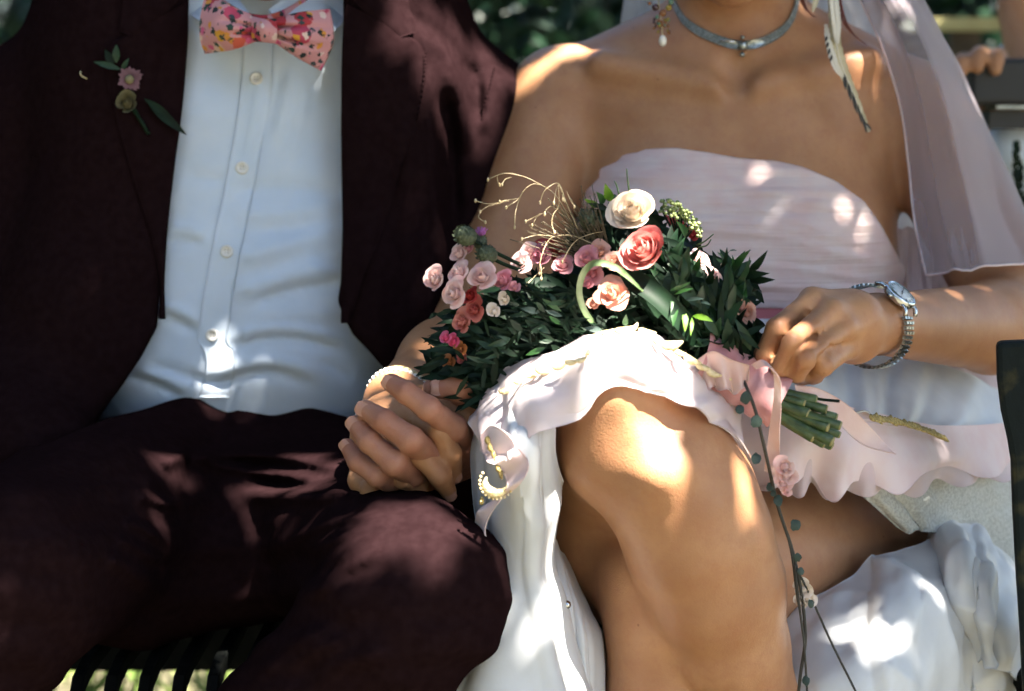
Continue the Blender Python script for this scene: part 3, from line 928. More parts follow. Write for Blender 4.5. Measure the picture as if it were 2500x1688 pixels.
# blush layer with wavy hem
def hem(g, amp_y, amp_z, n, seed):
    nu, nv = g.shape[:2]
    t = np.linspace(0, 1, nu)[:, None] ** 1.5; v = np.linspace(0, 1, nv)[None, :]
    w = v * n * 2 * np.pi + .8 * np.sin(v * 11 + seed)
    g = g.copy()
    g[..., 1] += amp_y * t * np.sin(w)
    g[..., 2] += amp_z * t * np.sin(w + .9) * (.6 + .4 * np.sin(v * 17 + seed))
    return g
g = patch_geo([[(1740, 960, -.27), (1950, 965, -.280), (2120, 1005, -.255), (2300, 1040, -.195), (2500, 1030, -.08)],
               [(1750, 1080, -.305), (1960, 1085, -.302), (2120, 1105, -.275), (2310, 1120, -.215), (2500, 1110, -.10)],
               [(1780, 1170, -.310), (1950, 1180, -.306), (2110, 1192, -.280), (2300, 1165, -.225), (2500, 1140, -.11)]], 50, 140)
g = hem(g, .012, .009, 4.3, 2)
g[..., 2] += (np.linspace(0, 1, 50)[:, None] ** 2) * .0025 * np.sin(np.linspace(0, 1, 140)[None, :] * 31 + 2 * np.sin(np.linspace(0, 9, 140)))[None, :].reshape(1, 140)
blush = cloth('blush_layer', g, M['tulle'], bride, .0010, .0006, 60, 4)
g2 = patch_geo([[(1760, 985, -.275), (1950, 990, -.284), (2120, 1025, -.260), (2300, 1060, -.20), (2500, 1050, -.085)],
                [(1770, 1100, -.300), (1960, 1105, -.296), (2120, 1125, -.268), (2310, 1140, -.208), (2500, 1130, -.09)],
                [(1800, 1186, -.300), (1950, 1198, -.296), (2110, 1206, -.268), (2300, 1186, -.212), (2500, 1160, -.10)]], 50, 160)
g2 = hem(g2, .009, .006, 7.1, 9)
cloth('sheer_layer', g2, M['sheer'], bride, .0006, .0010, 70, 14)
# lace layer below
g = patch_geo([[(2040, 1130, -.24), (2180, 1140, -.225), (2330, 1130, -.16), (2520, 1120, -.04)],
               [(2090, 1195, -.245), (2210, 1215, -.220), (2350, 1220, -.15), (2520, 1220, -.03)],
               [(2190, 1290, -.215), (2270, 1300, -.200), (2380, 1330, -.12), (2540, 1420, -.02)]], 40, 60)
cloth('lace_layer', folds(g, .003, 3, 0, seed=4), M['lace'], bride, .0016, .0012, 90, 9)
# bunched satin train on the bench, lower right
g = patch_geo([[(1880, 1580, -.27), (1985, 1484, -.262), (2110, 1398, -.235), (2225, 1345, -.205), (2300, 1320, -.16), (2400, 1330, -.10), (2520, 1440, -.03)],
               [(1890, 1640, -.30), (2000, 1560, -.305), (2130, 1490, -.295), (2250, 1430, -.265), (2330, 1400, -.19), (2420, 1420, -.16), (2530, 1520, -.06)],
               [(1890, 1720, -.31), (2000, 1660, -.335), (2140, 1600, -.345), (2260, 1540, -.30), (2340, 1500, -.235), (2430, 1520, -.21), (2530, 1600, -.10)],
               [(1880, 1860, -.31), (2000, 1800, -.345), (2140, 1760, -.365), (2260, 1700, -.33), (2340, 1660, -.25), (2430, 1660, -.24), (2530, 1740, -.13)],
               [(1880, 2000, -.30), (2000, 2000, -.34), (2140, 2000, -.365), (2260, 2000, -.33), (2340, 2000, -.25), (2430, 2000, -.24), (2530, 2000, -.13)]], 90, 130)
wq = g + .02 * np.stack([snoise(g, 22, 51), snoise(g, 22, 52), snoise(g, 22, 53)], -1)
g = folds(g, .0035, 2.5, 0, seed=3, warp=.9)
g = g + grid_normals(g) * ((1 - np.abs(snoise(wq * np.array([1., 1, .6]), 24, 15, 2))) ** 2 * .010 + (1 - np.abs(snoise(wq, 55, 16, 2))) ** 2 * .0035)[..., None]
train = cloth('satin_train', g, M['satin'], bride, .0016, .0020, 60, 5)
# lace edged upper roll of the train
g = patch_geo([[(2270, 1330, -.17), (2300, 1270, -.15), (2380, 1300, -.13), (2460, 1370, -.10), (2510, 1480, -.06)],
               [(2290, 1390, -.22), (2320, 1350, -.24), (2390, 1370, -.24), (2460, 1430, -.2), (2510, 1540, -.14)],
               [(2330, 1500, -.235), (2350, 1480, -.26), (2400, 1490, -.27), (2460, 1540, -.24), (2510, 1620, -.18)],
               [(2360, 1640, -.22), (2380, 1620, -.25), (2420, 1620, -.26), (2470, 1660, -.23), (2510, 1720, -.18)]], 60, 70)
g = folds(g, .006, 2.5, 0, seed=8, warp=.8)
cloth('lace_edge', g + grid_normals(g) * ((1 - np.abs(snoise(g, 40, 71, 2))) ** 2 * .006)[..., None], M['satin'], bride, .0016, .0012, 70, 6)
# long white panel hanging from the knee (left of it)
g = patch_geo([[(1166, 1040, -.33), (1185, 985, -.345), (1260, 960, -.38), (1310, 985, -.40), (1345, 1015, -.405)],
               [(1152, 1110, -.345), (1190, 1100, -.385), (1250, 1100, -.425), (1305, 1090, -.430), (1346, 1085, -.41)],
               [(1160, 1250, -.35), (1200, 1255, -.395), (1260, 1255, -.415), (1310, 1250, -.405), (1342, 1200, -.37)],
               [(1182, 1400, -.36), (1220, 1400, -.395), (1270, 1400, -.405), (1315, 1390, -.395), (1340, 1340, -.345)],
               [(1138, 1540, -.37), (1200, 1540, -.405), (1280, 1530, -.410), (1345, 1510, -.395), (1385, 1470, -.33)],
               [(1078, 1690, -.37), (1170, 1690, -.415), (1280, 1690, -.415), (1370, 1690, -.395), (1430, 1690, -.34)],
               [(1030, 1850, -.37), (1150, 1850, -.415), (1280, 1850, -.415), (1380, 1850, -.395), (1450, 1850, -.34)]], 120, 80)
wq = g + .015 * np.stack([snoise(g, 20, 61), snoise(g, 20, 62), snoise(g, 20, 63)], -1)
g = folds(g, .0040, 2.0, 0, phase=.6, seed=6, warp=.6)
g = g + grid_normals(g) * ((1 - np.abs(snoise(wq * np.array([1., 1, .40]), 34, 65, 2))) ** 2 * .010)[..., None]
panel = cloth('hanging_panel', g, M['satin'], bride, .0014, .0014, 45, 7)
# pleated underskirt between the panel and the shin
g = patch_geo([[(1330, 1280, -.33), (1345, 1300, -.32), (1365, 1340, -.30), (1385, 1380, -.28)],
               [(1335, 1400, -.36), (1370, 1430, -.35), (1410, 1470, -.33), (1445, 1500, -.27)],
               [(1345, 1540, -.37), (1390, 1550, -.365), (1440, 1560, -.345), (1482, 1560, -.27)],
               [(1360, 1700, -.37), (1400, 1700, -.365), (1450, 1700, -.345), (1484, 1700, -.27)],
               [(1360, 1850, -.37), (1400, 1850, -.365), (1450, 1850, -.345), (1484, 1850, -.27)]], 70, 70)
cloth('pleated_underskirt', folds(g, .006, 4.2, 0, seed=2, warp=.4), M['satin'], bride, .0014, .0010, 60, 8)
pin = MB(); pin.ball(P(1384, 1477, -.375), .0032, 6, 10); pin.build('pearl_pin', M['steel'], bride)

# blush organza turned up over the knee
g = patch_geo([[(1160, 1010, -.29), (1205, 925, -.27), (1330, 862, -.25), (1480, 815, -.255), (1600, 822, -.27), (1720, 895, -.28), (1810, 980, -.29)],
               [(1155, 1020, -.34), (1210, 945, -.355), (1335, 880, -.385), (1490, 828, -.40), (1600, 845, -.405), (1715, 920, -.385), (1815, 1010, -.34)],
               [(1160, 1050, -.365), (1235, 1010, -.405), (1345, 940, -.440), (1470, 868, -.448), (1590, 868, -.452), (1705, 960, -.42), (1812, 1070, -.36)],
               [(1172, 1085, -.38), (1262, 1098, -.425), (1352, 1018, -.447), (1438, 916, -.455), (1560, 883, -.465), (1678, 972, -.432), (1822, 1135, -.365)]], 60, 120)
g = folds(g, .0022, 4.5, 0, seed=5, warp=.9)
def hug(g, prims, off, w):
    sh = g.shape; q = g.reshape(-1, 3).copy(); w = np.broadcast_to(w, sh[:2]).reshape(-1)
    for _ in range(3):
        d = field_s(prims, q); e = .002
        n = np.stack([field_s(prims, q + np.eye(3)[i] * e) - field_s(prims, q - np.eye(3)[i] * e) for i in range(3)], 1)
        n /= np.linalg.norm(n, axis=1)[:, None] + 1e-9
        q -= n * (np.clip(d - off, 0, .02) * w)[:, None]
    return q.reshape(sh)
uu = np.clip((np.linspace(0, 1, 60)[:, None] - .45) / .4, 0, 1); vv = np.clip(1 - (np.abs(np.linspace(0, 1, 120)[None, :] - .56) / .30) ** 4, 0, 1)
g = lift(hug(g, BRIDE, .004, uu * vv), BRIDE, .003)
wq = g + .012 * np.stack([snoise(g, 26, 81), snoise(g, 26, 82), snoise(g, 26, 83)], -1)
g = g - grid_normals(g) * ((1 - np.abs(snoise(wq, 34, 85, 2))) ** 3 * .006)[..., None] * np.sign(grid_normals(g)[30, 60, 1])
over = cloth('organza_overskirt', g, M['organza'], bride, .0010, .0006, 45, 11)

def ribbon_strip(name, A, B, mt, parent, wave=0.0, n=4, nu=80, nv=10, seed=0, thick=.001):
    a = catmull(np.array([P(*p) for p in A]), nu); b = catmull(np.array([P(*p) for p in B]), nu)
    t = np.linspace(0, 1, nv)[None, :, None]
    g = a[:, None] * (1 - t) + b[:, None] * t
    u = np.linspace(0, 1, nu)[:, None]
    g[..., 1] += wave * np.sin(u * n * 2 * np.pi + seed) * t[..., 0]
    g[..., 2] += .4 * wave * np.cos(u * n * 2 * np.pi * 1.1 + seed) * t[..., 0]
    return cloth(name, g, mt, parent, thick)

# ruffle that runs down the hanging panel
ribbon_strip('ruffle', [(1180, 1075, -.40), (1255, 1090, -.440), (1290, 1130, -.455), (1272, 1180, -.455), (1220, 1225, -.43), (1185, 1290, -.415), (1200, 1360, -.42), (1212, 1410, -.42), (1186, 1490, -.41)],
             [(1172, 1070, -.395), (1195, 1128, -.43), (1236, 1165, -.445), (1232, 1205, -.44), (1178, 1235, -.415), (1160, 1290, -.39), (1176, 1370, -.40), (1166, 1410, -.40), (1164, 1500, -.395)], M['tulle'], panel, .008, 4.5, 120, 14, 1)
ribbon_strip('ruffle', [(1176, 1062, -.40), (1200, 1040, -.425), (1240, 1060, -.445), (1258, 1090, -.45), (1240, 1105, -.45)], [(1172, 1100, -.395), (1190, 1105, -.42), (1212, 1120, -.435), (1240, 1122, -.45), (1244, 1124, -.452)], M['organza'], panel, .004, 1.5, 60, 12, 2)

# gold leaf trim, bead by bead
def leaf_bead(c, ang, ln, wd, n, mt, parent, name='gold_leaf'):
    R = basis(n, np.array([math.cos(ang), 0, math.sin(ang)]))
    th = np.linspace(0, np.pi, 9); ph = np.linspace(0, 2 * np.pi, 10, endpoint=False)
    v = []
    for t in th:
        x = -math.cos(t); w = math.sin(t) * (1 - .35 * x)
        for p_ in ph:
            v.append((x * ln / 2, w * wd / 2 * math.cos(p_) + .12 * ln * (x * x - .4), w * wd * .28 * math.sin(p_)))
    mb = MB(); mb.add(np.array(v) @ R.T + c, grid_faces(9, 10, close_v=True))
    return mb.build(name, mt, parent)

trim = [(1165, 1018, -.335, 1.6, 26), (1178, 940 + 70, -.36, .9, 26), (1236, 952, -.385, .45, 40), (1270, 930, -.40, .3, 34), (1300, 915, -.405, .4, 36), (1325, 905, -.41, -.2, 42), (1365, 895, -.42, .2, 38), (1395, 884, -.425, .1, 34), (1420, 878, -.43, .4, 30),
        (1436, 858, -.425, 1.2, 26), (1442, 838, -.415, 1.3, 26), (1455, 822, -.41, .5, 44), (1488, 812, -.41, .3, 40), (1524, 806, -.412, .25, 46), (1548, 800, -.41, .8, 30), (1580, 812, -.41, -.2, 44), (1604, 834, -.42, -.7, 34), (1640, 842, -.415, .15, 56), (1660, 862, -.415, -.4, 36),
        (1690, 880, -.40, -.45, 46), (1716, 896, -.395, -.4, 40), (1742, 912, -.385, -.45, 42), (1770, 922, -.38, -.3, 40), (1795, 942, -.37, .1, 50)]
for x, y_, d, a, l in trim:
    leaf_bead(P(x, y_, d - .012), a, l / 3350, l / 3350 * .42, np.array([0, -1, .35]), M['gold'], over)
for x, y_, d, a, l in [(1192, 1078, -.425, -1.2, 26), (1198, 1096, -.43, -1.2, 24), (1206, 1112, -.43, -1.1, 22), (1212, 1128, -.435, -1.3, 24), (1218, 1146, -.435, -1.2, 26), (1224, 1160, -.435, -1.5, 22), (1192, 1200, -.43, .6, 22), (1176, 1222, -.425, 1.5, 22), (1184, 1386, -.425, .5, 20), (1172, 1396, -.42, .9, 18)]:
    leaf_bead(P(x, y_, d - .006), a, l / 3350, l / 3350 * .5, np.array([0, -1, .2]), M['gold_dark'], panel)
# crescent brooch of the trim
mb = MB()
cres = []
cc = P(1212, 1178, -.445)
for i in range(15):
    a0 = math.radians(150 + i * 14)
    cres.append(cc + np.array([math.cos(a0) * .0078, -.001, math.sin(a0) * .0078]))
mb.tube(np.array(cres), [.0004 + .0034 * math.sin(math.pi * i / 14) for i in range(15)], 8, .5)
for i in range(16):
    a0 = math.radians(145 + i * 14)
    mb.ball(cc + np.array([math.cos(a0) * .0116, -.001, math.sin(a0) * .0116]), .0011, 4, 6)
mb.build('crescent_trim', M['gold'], panel)
mb = MB()
for i in range(26):
    t = i / 25.
    x = 2128 + 178 * t; yy = 1020 + 12 * t + 38 * t * t
    lp = P(x, yy, -.285 + .075 * t)
    ob = leaf_bead(lp + np.array([0, -.004, 0]), -.9 - .2 * math.sin(i), .0075 + .0035 * (i % 5 == 2), .0036, np.array([0, -1, .3]), M['gold_dark'], satin_top)

# ------------------------------------------------------------------ veil
g = patch_geo([[(2040, -120, .04), (2110, -120, .0), (2190, -120, .03)], [(2130, 60, .0), (2215, 50, -.035), (2285, 60, .02)],
               [(2172, 160, -.015), (2265, 150, -.045), (2345, 170, .03)], [(2204, 270, -.022), (2310, 270, -.055), (2402, 290, .03)],
               [(2222, 400, -.03), (2340, 400, -.065), (2450, 410, .02)], [(2236, 540, -.055), (2370, 540, -.085), (2486, 540, .0)],
               [(2264, 674, -.085), (2385, 655, -.115), (2530, 648, -.03)]], 90, 50)
g = lift(folds(g, .003, 1.6, 0, seed=9, warp=.6), BRIDE, .005)
veil = cloth('veil', g, M['veil'], bride, .0005, .0012, 30, 12)
edge = MB(); edge.tube(g[:, 0], .0011, 6); edge.build('veil_hem', M['tulle'], veil)
edge = MB(); edge.tube(g[-1, :], .0010, 6); edge.build('veil_hem', M['tulle'], veil)
g = patch_geo([[(1540, -260, .12), (1700, -300, .15), (1900, -300, .15), (2080, -260, .12)], [(1522, -20, .13), (1680, -60, .17), (1900, -60, .17), (2130, -20, .10)],
               [(1512, 120, .14), (1660, 120, .18), (1920, 120, .18), (2200, 120, .10)], [(1560, 330, .16), (1700, 330, .19), (1960, 330, .19), (2330, 360, .12)],
               [(1650, 620, .17), (1800, 620, .19), (2050, 620, .19), (2400, 640, .13)], [(1700, 900, .17), (1800, 900, .19), (2050, 900, .19), (2420, 900, .13)]], 80, 90)
cloth('veil_back', folds(g, .010, 6, 0, seed=2, warp=.6), M['veil_white'], bride, .0006, .002, 40, 13)
# lilac tulle at her hip
g = patch_geo([[(2190, 560, .08), (2240, 560, .06), (2300, 600, .06)], [(2180, 720, .02), (2250, 740, .0), (2340, 760, .02)], [(2200, 860, -.06), (2320, 900, -.04), (2460, 900, .04)], [(2300, 1010, -.10), (2400, 1040, -.06), (2500, 1040, .02)]], 50, 40)
cloth('tulle_sash', folds(g, .005, 4, 0, seed=7), M['sheer'], bride, .0006, .002, 50, 14)

# ------------------------------------------------------------------ hair
hb = MB()
for i in range(60):
    a0 = i / 59. * 2 * math.pi
    c = P(1790, -430, .03)
    pts = [c + np.array([math.cos(a0) * .055, math.sin(a0) * .06, .115]), c + np.array([math.cos(a0) * .078, math.sin(a0) * .10 + .01, .05]),
           c + np.array([math.cos(a0) * .076, abs(math.sin(a0)) * .10 + .015, -.03]), c + np.array([math.cos(a0) * .045, .085, -.10])]
    hb.tube(catmull(np.array(pts), 10), [.011, .012, .012, .012, .012, .012, .011, .010, .009, .006], 6)
hair_b = hb.build('hair', M['hair'], bride)
M['hair_red'] = mat('reddish_hair_strand', (0.14, 0.03, 0.015), 0.4)
for pts in ([(2040, -60, -.02), (2060, 40, -.03), (2085, 85, -.035), (2118, 112, -.03)], [(2030, -60, -.02), (2048, 20, -.03), (2062, 60, -.035), (2090, 92, -.032)],
            [(1950, -60, -.03), (1962, 5, -.03), (1980, 35, -.03), (1992, 42, -.03)], [(1946, -60, -.02), (1955, 0, -.02), (1970, 30, -.02)], [(2000, -60, -.03), (1990, 0, -.03), (1982, 30, -.03)]):
    s_ = MB(); s_.tube(catmull(np.array([P(*p) for p in pts]), 16), np.linspace(.0016, .0004, 16), 6); s_.build('hair_strand', M['hair_red'], hair_b)

# fingernails
def nail(tip, prev, wid, ln, parent, up, slope):
    tip = np.asarray(tip); d = tip - np.asarray(prev); d /= np.linalg.norm(d)
    up = np.asarray(up, float); up = up - d * (up @ d); up /= np.linalg.norm(up)
    sd = np.cross(d, up)
    u = np.linspace(-1, 1, 9); v = np.linspace(0, 1, 9)
    g = np.zeros((9, 9, 3))
    for i, a in enumerate(v):
        for j, b in enumerate(u):
            wv = wid * (1 - .35 * (2 * a - 1) ** 4)
            g[i, j] = tip + d * (ln * (a - .86)) + sd * (b * wv * .5) + up * (-.0016 * b * b - .0006 * (2 * a - 1) ** 2 + slope * (.86 - a) * ln)
    return cloth('fingernail', g[:, ::-1], M['nail'], parent, .0006)
toCam = np.array([0, -1, .12])
def nails(parent, rows):
    for (a, b, r, w, l, up) in rows:
        A = P(*a); B = P(*b); d = A - B; d /= np.linalg.norm(d)
        u = np.asarray(up, float); u = u - d * (u @ d); u /= np.linalg.norm(u)
        nail(A + u * (r + .0004) + d * r * .25, B, w, l, parent, u, .15 if w > .011 else .10)
nails(groom, [((956, 935, -.366), (990, 958, -.374), .0074, .0098, .0105, (-.25, -1, .1)), ((893, 1000, -.362), (938, 1028, -.374), .0077, .0105, .0115, (-.2, -1, .1)),
              ((869, 1037, -.356), (902, 1078, -.368), .0075, .0100, .0115, (-.3, -1, .1)), ((849, 1090, -.345), (874, 1128, -.355), .0064, .0086, .0095, (-.35, -1, .1)),
              ((1064, 947, -.350), (1120, 944, -.348), .0082, .0115, .0130, (0, -1, .15))])
nails(bride, [((1110, 1157, -.343), (1101, 1108, -.358), .0066, .0086, .0090, (.3, -1, -.2)), ((1095, 1202, -.348), (1074, 1162, -.362), .0068, .0086, .0090, (.3, -1, -.2)),
              ((1152, 1030, -.327), (1138, 1014, -.332), .0088, .0092, .0105, (.5, -1, .3))])

# ------------------------------------------------------------------ bouquet
def petal_mats(key, a, b, ns=60):
    M[key] = mat(key, a, 0.6, b, ns, bump=0.1, bscale=300, sss=0.0, trans=0.22, spec=0.25)
petal_mats('cream_petal', (0.80, 0.66, 0.50), (0.84, 0.74, 0.66))
petal_mats('coral_petal', (0.60, 0.16, 0.15), (0.74, 0.32, 0.28))
petal_mats('pale_petal', (0.80, 0.50, 0.48), (0.86, 0.66, 0.62), 140)
petal_mats('pink_petal', (0.70, 0.27, 0.30), (0.78, 0.42, 0.44))
petal_mats('salmon_petal', (0.72, 0.36, 0.26), (0.78, 0.48, 0.38))
petal_mats('red_petal', (0.36, 0.03, 0.03), (0.50, 0.08, 0.07))
petal_mats('hotpink_petal', (0.78, 0.08, 0.22), (0.84, 0.28, 0.40))
petal_mats('orange_petal', (0.45, 0.16, 0.05), (0.58, 0.26, 0.10))
petal_mats('mauve_petal', (0.38, 0.10, 0.32), (0.52, 0.20, 0.50))
petal_mats('yellow_petal', (0.60, 0.48, 0.14), (0.68, 0.60, 0.28))
petal_mats('dusk_petal', (0.52, 0.18, 0.24), (0.62, 0.28, 0.33))
M['leaf_dark'] = mat('dark_leaf', (0.0035, 0.011, 0.006), 0.55, (0.008, 0.024, 0.010), 60, trans=0.10, spec=0.15)
M['leaf_mid'] = mat('green_leaf', (0.014, 0.055, 0.014), 0.45, (0.028, 0.09, 0.020), 70, trans=0.2, spec=0.45)
M['leaf_bright'] = mat('young_leaf', (0.09, 0.22, 0.018), 0.42, (0.16, 0.30, 0.03), 70, trans=0.3, spec=0.4)
M['leaf_blue'] = mat('eucalyptus_leaf', (0.016, 0.036, 0.028), 0.6, (0.035, 0.062, 0.05), 160, trans=0.08)
M['straw'] = mat('straw_grass', (0.52, 0.40, 0.22), 0.5, (0.66, 0.54, 0.34), 200, trans=0.2)
M['stem'] = mat('cut_stem', (0.020, 0.045, 0.014), 0.45, (0.06, 0.10, 0.03), 120, bump=0.3, bscale=300)
M['stem_end'] = mat('cut_stem_end', (0.30, 0.27, 0.12), 0.7)
M['ribbon_pale'] = mat('peach_ribbon', (0.74, 0.50, 0.46), 0.35, (0.80, 0.60, 0.55), 40, bump=0.12, bscale=500, spec=0.5, sheen=0.2, trans=0.2)
M['ribbon'] = mat('rose_ribbon', (0.52, 0.22, 0.23), 0.4, (0.62, 0.32, 0.31), 40, bump=0.12, bscale=500, spec=0.5, sheen=0.2, trans=0.15)
M['string'] = mat('dark_string', (0.03, 0.028, 0.022), 0.7)

bouquet = empty('bouquet', P(1830, 950, -.36), 'wedding bouquet of pink roses and dark foliage with rose ribbon in the bride\'s lap', 'bouquet')

def rose(name, c, axis, R, mt, parent, n=14, seed=0, openness=.55, label=None, frill=1.0):
    r = random.Random(seed)
    B = basis(axis, np.array([1, .1, .2]))
    core = MB()
    core.ball(np.asarray(c) - B[:, 2] * R * .35, R * .55, 5, 8, (1, 1, .9), B)
    ro = core.build(name, mt, parent)
    if label: ro['label'] = label
    for k in range(n):
        f = (k + 1) / n
        th = 2.399 * k + r.uniform(-.2, .2)
        rk = R * (.14 + .66 * f ** .9) * r.uniform(.94, 1.06)
        H = R * (1.42 - .40 * f) * r.uniform(.95, 1.05)
        spread = 1.45 - .35 * f
        out = openness * f ** 1.6
        g = np.zeros((8, 9, 3))
        ph = r.uniform(0, 6)
        for i in range(8):
            v = i / 7
            for j in range(9):
                u = j / 4 - 1
                a = th + u * spread * (.45 + .55 * math.sin(math.pi * min(1, .25 + .5 * v)))
                vv = v * (1 - .22 * u * u * v)
                rad = rk * (.45 + .75 * math.sin(math.pi * .5 * min(1, vv * 1.25)) - (.42 * (1 - f)) * vv ** 2) + R * .75 * out * vv ** 2.2 + .035 * frill * R * math.sin(4 * u + ph) * vv ** 3
                z = H * (vv - .5 * out * vv ** 3) - R * .75 + .03 * frill * R * math.sin(6 * u + ph * 2) * vv ** 3
                g[i, j] = (math.cos(a) * rad, math.sin(a) * rad, z)
        g = g @ B.T + np.asarray(c)
        new_mesh('petal', g.reshape(-1, 3), grid_faces(8, 9), mt, ro)
    return ro

cam_dir = np.array([0, -1, .15])
rose('rose', P(1542, 512, -.365), (-.15, -.80, .58), .0140, M['cream_petal'], bouquet, 18, 1, .60, 'cream white rose at the top of the bouquet')
rose('rose', P(1570, 606, -.392), (-.45, -.75, .50), .0145, M['coral_petal'], bouquet, 18, 2, .55, 'large coral pink rose below the cream one')
sp = [(1118, 618, -.37, .0078, 'pale_petal'), (1057, 681, -.38, .0095, 'pale_petal'), (1105, 716, -.39, .0100, 'pale_petal'), (1116, 664, -.38, .0088, 'pale_petal'), (1176, 674, -.385, .0105, 'pale_petal'),
      (1226, 684, -.38, .0080, 'dusk_petal'), (1140, 606, -.365, .0055, 'pink_petal'), (1319, 622, -.35, .0085, 'dusk_petal'), (1270, 642, -.355, .0080, 'pale_petal'), (1374, 645, -.36, .0075, 'pink_petal'),
      (1292, 618, -.345, .0070, 'pale_petal'), (1432, 630, -.37, .0085, 'pink_petal'), (1466, 614, -.365, .0080, 'salmon_petal'), (1497, 637, -.38, .0085, 'salmon_petal'), (1493, 714, -.39, .0115, 'salmon_petal'),
      (1433, 692, -.38, .0050, 'pink_petal'), (1446, 668, -.37, .0075, 'pink_petal'), (1448, 742, -.385, .0050, 'salmon_petal'), (1712, 632, -.33, .0080, 'pale_petal'), (1744, 672, -.34, .0060, 'pale_petal'),
      (1824, 762, -.345, .0080, 'salmon_petal'), (1352, 608, -.335, .0090, 'red_petal'), (1320, 606, -.33, .0070, 'red_petal'), (1146, 722, -.375, .0065, 'red_petal'), (1155, 756, -.37, .0085, 'coral_petal'), (1124, 784, -.365, .0085, 'coral_petal'),
      (1229, 731, -.39, .0052, 'cream_petal'), (1204, 760, -.39, .0055, 'cream_petal'), (1086, 825, -.36, .0050, 'hotpink_petal'), (1106, 834, -.36, .0055, 'hotpink_petal'), (1122, 852, -.355, .0050, 'orange_petal'),
      (1126, 874, -.35, .0055, 'coral_petal'), (1094, 886, -.35, .0060, 'orange_petal'), (1255, 700, -.385, .0050, 'pink_petal'), (1645, 545, -.31, .0060, 'red_petal'), (1690, 572, -.31, .0055, 'red_petal'), (1660, 560, -.305, .0060, 'red_petal')]
for i, (x, y_, d, R, k) in enumerate(sp):
    a = np.array([(x - 1500) / 600 + rng.uniform(-.3, .3), -.75 + rng.uniform(-.2, .2), .45 + rng.uniform(-.3, .3)])
    rose('spray_rose', P(x, y_, d), a, R * .78, M[k], bouquet, 12 if R > .006 else 7, 20 + i, rng.uniform(.8, 1.25), frill=rng.uniform(1.5, 3.5))

FLOWERS = [(1542, 512, -.365, .0195), (1570, 606, -.392, .021)] + [q[:4] for q in sp]
def leaf_geo(base, tip, width, n, bend=.12, fold=.12):
    base = np.asarray(base); tip = np.asarray(tip)
    d = tip - base; L = np.linalg.norm(d); d = d / L
    n = np.asarray(n, float); n = n - d * (n @ d); n /= np.linalg.norm(n) + 1e-9
    s = np.cross(d, n)
    prof = [(0, .08), (.18, .62), (.42, 1.0), (.68, .78), (.88, .36), (1, .03)]
    v = []
    for t, w in prof:
        c = base + d * L * t + n * (bend * L * 4 * t * (1 - t))
        for u in (-1, 0, 1):
            v.append(c + s * (u * w * width / 2) + n * (fold * width * abs(u) * w))
    return np.array(v), grid_faces(6, 3)

def c7(x, y): return 1380 + x / 3.268, 420 + y / 3.268
def c6(x, y): return 1000 + x / 3.138, 420 + y / 3.138

def leaf(b, t, wpx, d0, d1, mt, parent=None, name='leaf', bend=.1):
    A = P(b[0], b[1], d0); T = P(t[0], t[1], d1)
    v, f = leaf_geo(A, T, wpx / 3300, np.array([rng.uniform(-.3, .3), -1, rng.uniform(.0, .5)]), bend)
    return new_mesh(name, v, f, M[mt], parent or bouquet)

for b, t, w, m_ in [((1340, 800), (1480, 620), 22, 'leaf_mid'), ((1460, 800), (1615, 625), 20, 'leaf_dark'), ((1390, 830), (1630, 810), 22, 'leaf_dark'), ((1470, 870), (1675, 860), 20, 'leaf_dark'), ((1380, 860), (1450, 1010), 26, 'leaf_mid'),
                    ((1490, 960), (1565, 975), 14, 'leaf_dark'), ((1455, 1000), (1525, 1072), 18, 'leaf_dark'), ((1235, 770), (1290, 600), 14, 'leaf_dark'), ((1280, 690), (1368, 630), 13, 'leaf_mid'), ((1240, 740), (1212, 640), 12, 'leaf_mid'),
                    ((1030, 790), (1080, 668), 18, 'leaf_mid'), ((960, 520), (885, 390), 20, 'leaf_mid'), ((1120, 880), (1110, 740), 22, 'leaf_dark'), ((1140, 900), (1190, 760), 20, 'leaf_dark'), ((1280, 800), (1330, 660), 16, 'leaf_mid'), ((1010, 700), (1080, 600), 16, 'leaf_dark')]:
    leaf(c7(*b), c7(*t), w, -.36, -.385, m_)
for b, t, w, m_ in [((885, 1050), (860, 1235), 17, 'leaf_mid'), ((945, 1105), (955, 1278), 16, 'leaf_bright'), ((1015, 1150), (1182, 1196), 17, 'leaf_bright'), ((1010, 1160), (1000, 1310), 10, 'leaf_bright'), ((835, 950), (1002, 880), 9, 'leaf_mid'),
                    ((870, 980), (1024, 930), 10, 'leaf_mid'), ((960, 1020), (1108, 1012), 9, 'leaf_blue'), ((1080, 1040), (1162, 1062), 8, 'leaf_blue'), ((850, 1000), (842, 1130), 8, 'leaf_mid'), ((480, 1230), (488, 1135), 14, 'leaf_mid')]:
    leaf(c7(*b), c7(*t), w, -.392, -.402, m_)
for b, t, w, m_ in [((365, 235), (318, 92), 24, 'leaf_bright'), ((310, 250), (246, 158), 20, 'leaf_mid'), ((265, 280), (148, 214), 16, 'leaf_bright'), ((330, 300), (180, 250), 14, 'leaf_dark'), ((150, 360), (190, 440), 26, 'leaf_dark')]:
    leaf(c7(*b), c7(*t), w, -.345, -.36, m_)
for b, t, w, m_ in [((290, 1360), (180, 1412), 10, 'leaf_dark'), ((250, 1440), (78, 1502), 9, 'leaf_dark'), ((300, 1430), (220, 1490), 14, 'leaf_dark'), ((330, 1490), (230, 1530), 16, 'leaf_dark'), ((300, 1200), (130, 1262), 4, 'leaf_dark'),
                    ((330, 1060), (200, 1090), 10, 'leaf_dark'), ((210, 1080), (145, 1130), 12, 'leaf_dark'), ((420, 1530), (300, 1500), 20, 'leaf_dark'), ((420, 1440), (330, 1350), 12, 'leaf_dark')]:
    leaf(c6(*b), c6(*t), w, -.36, -.365, m_)
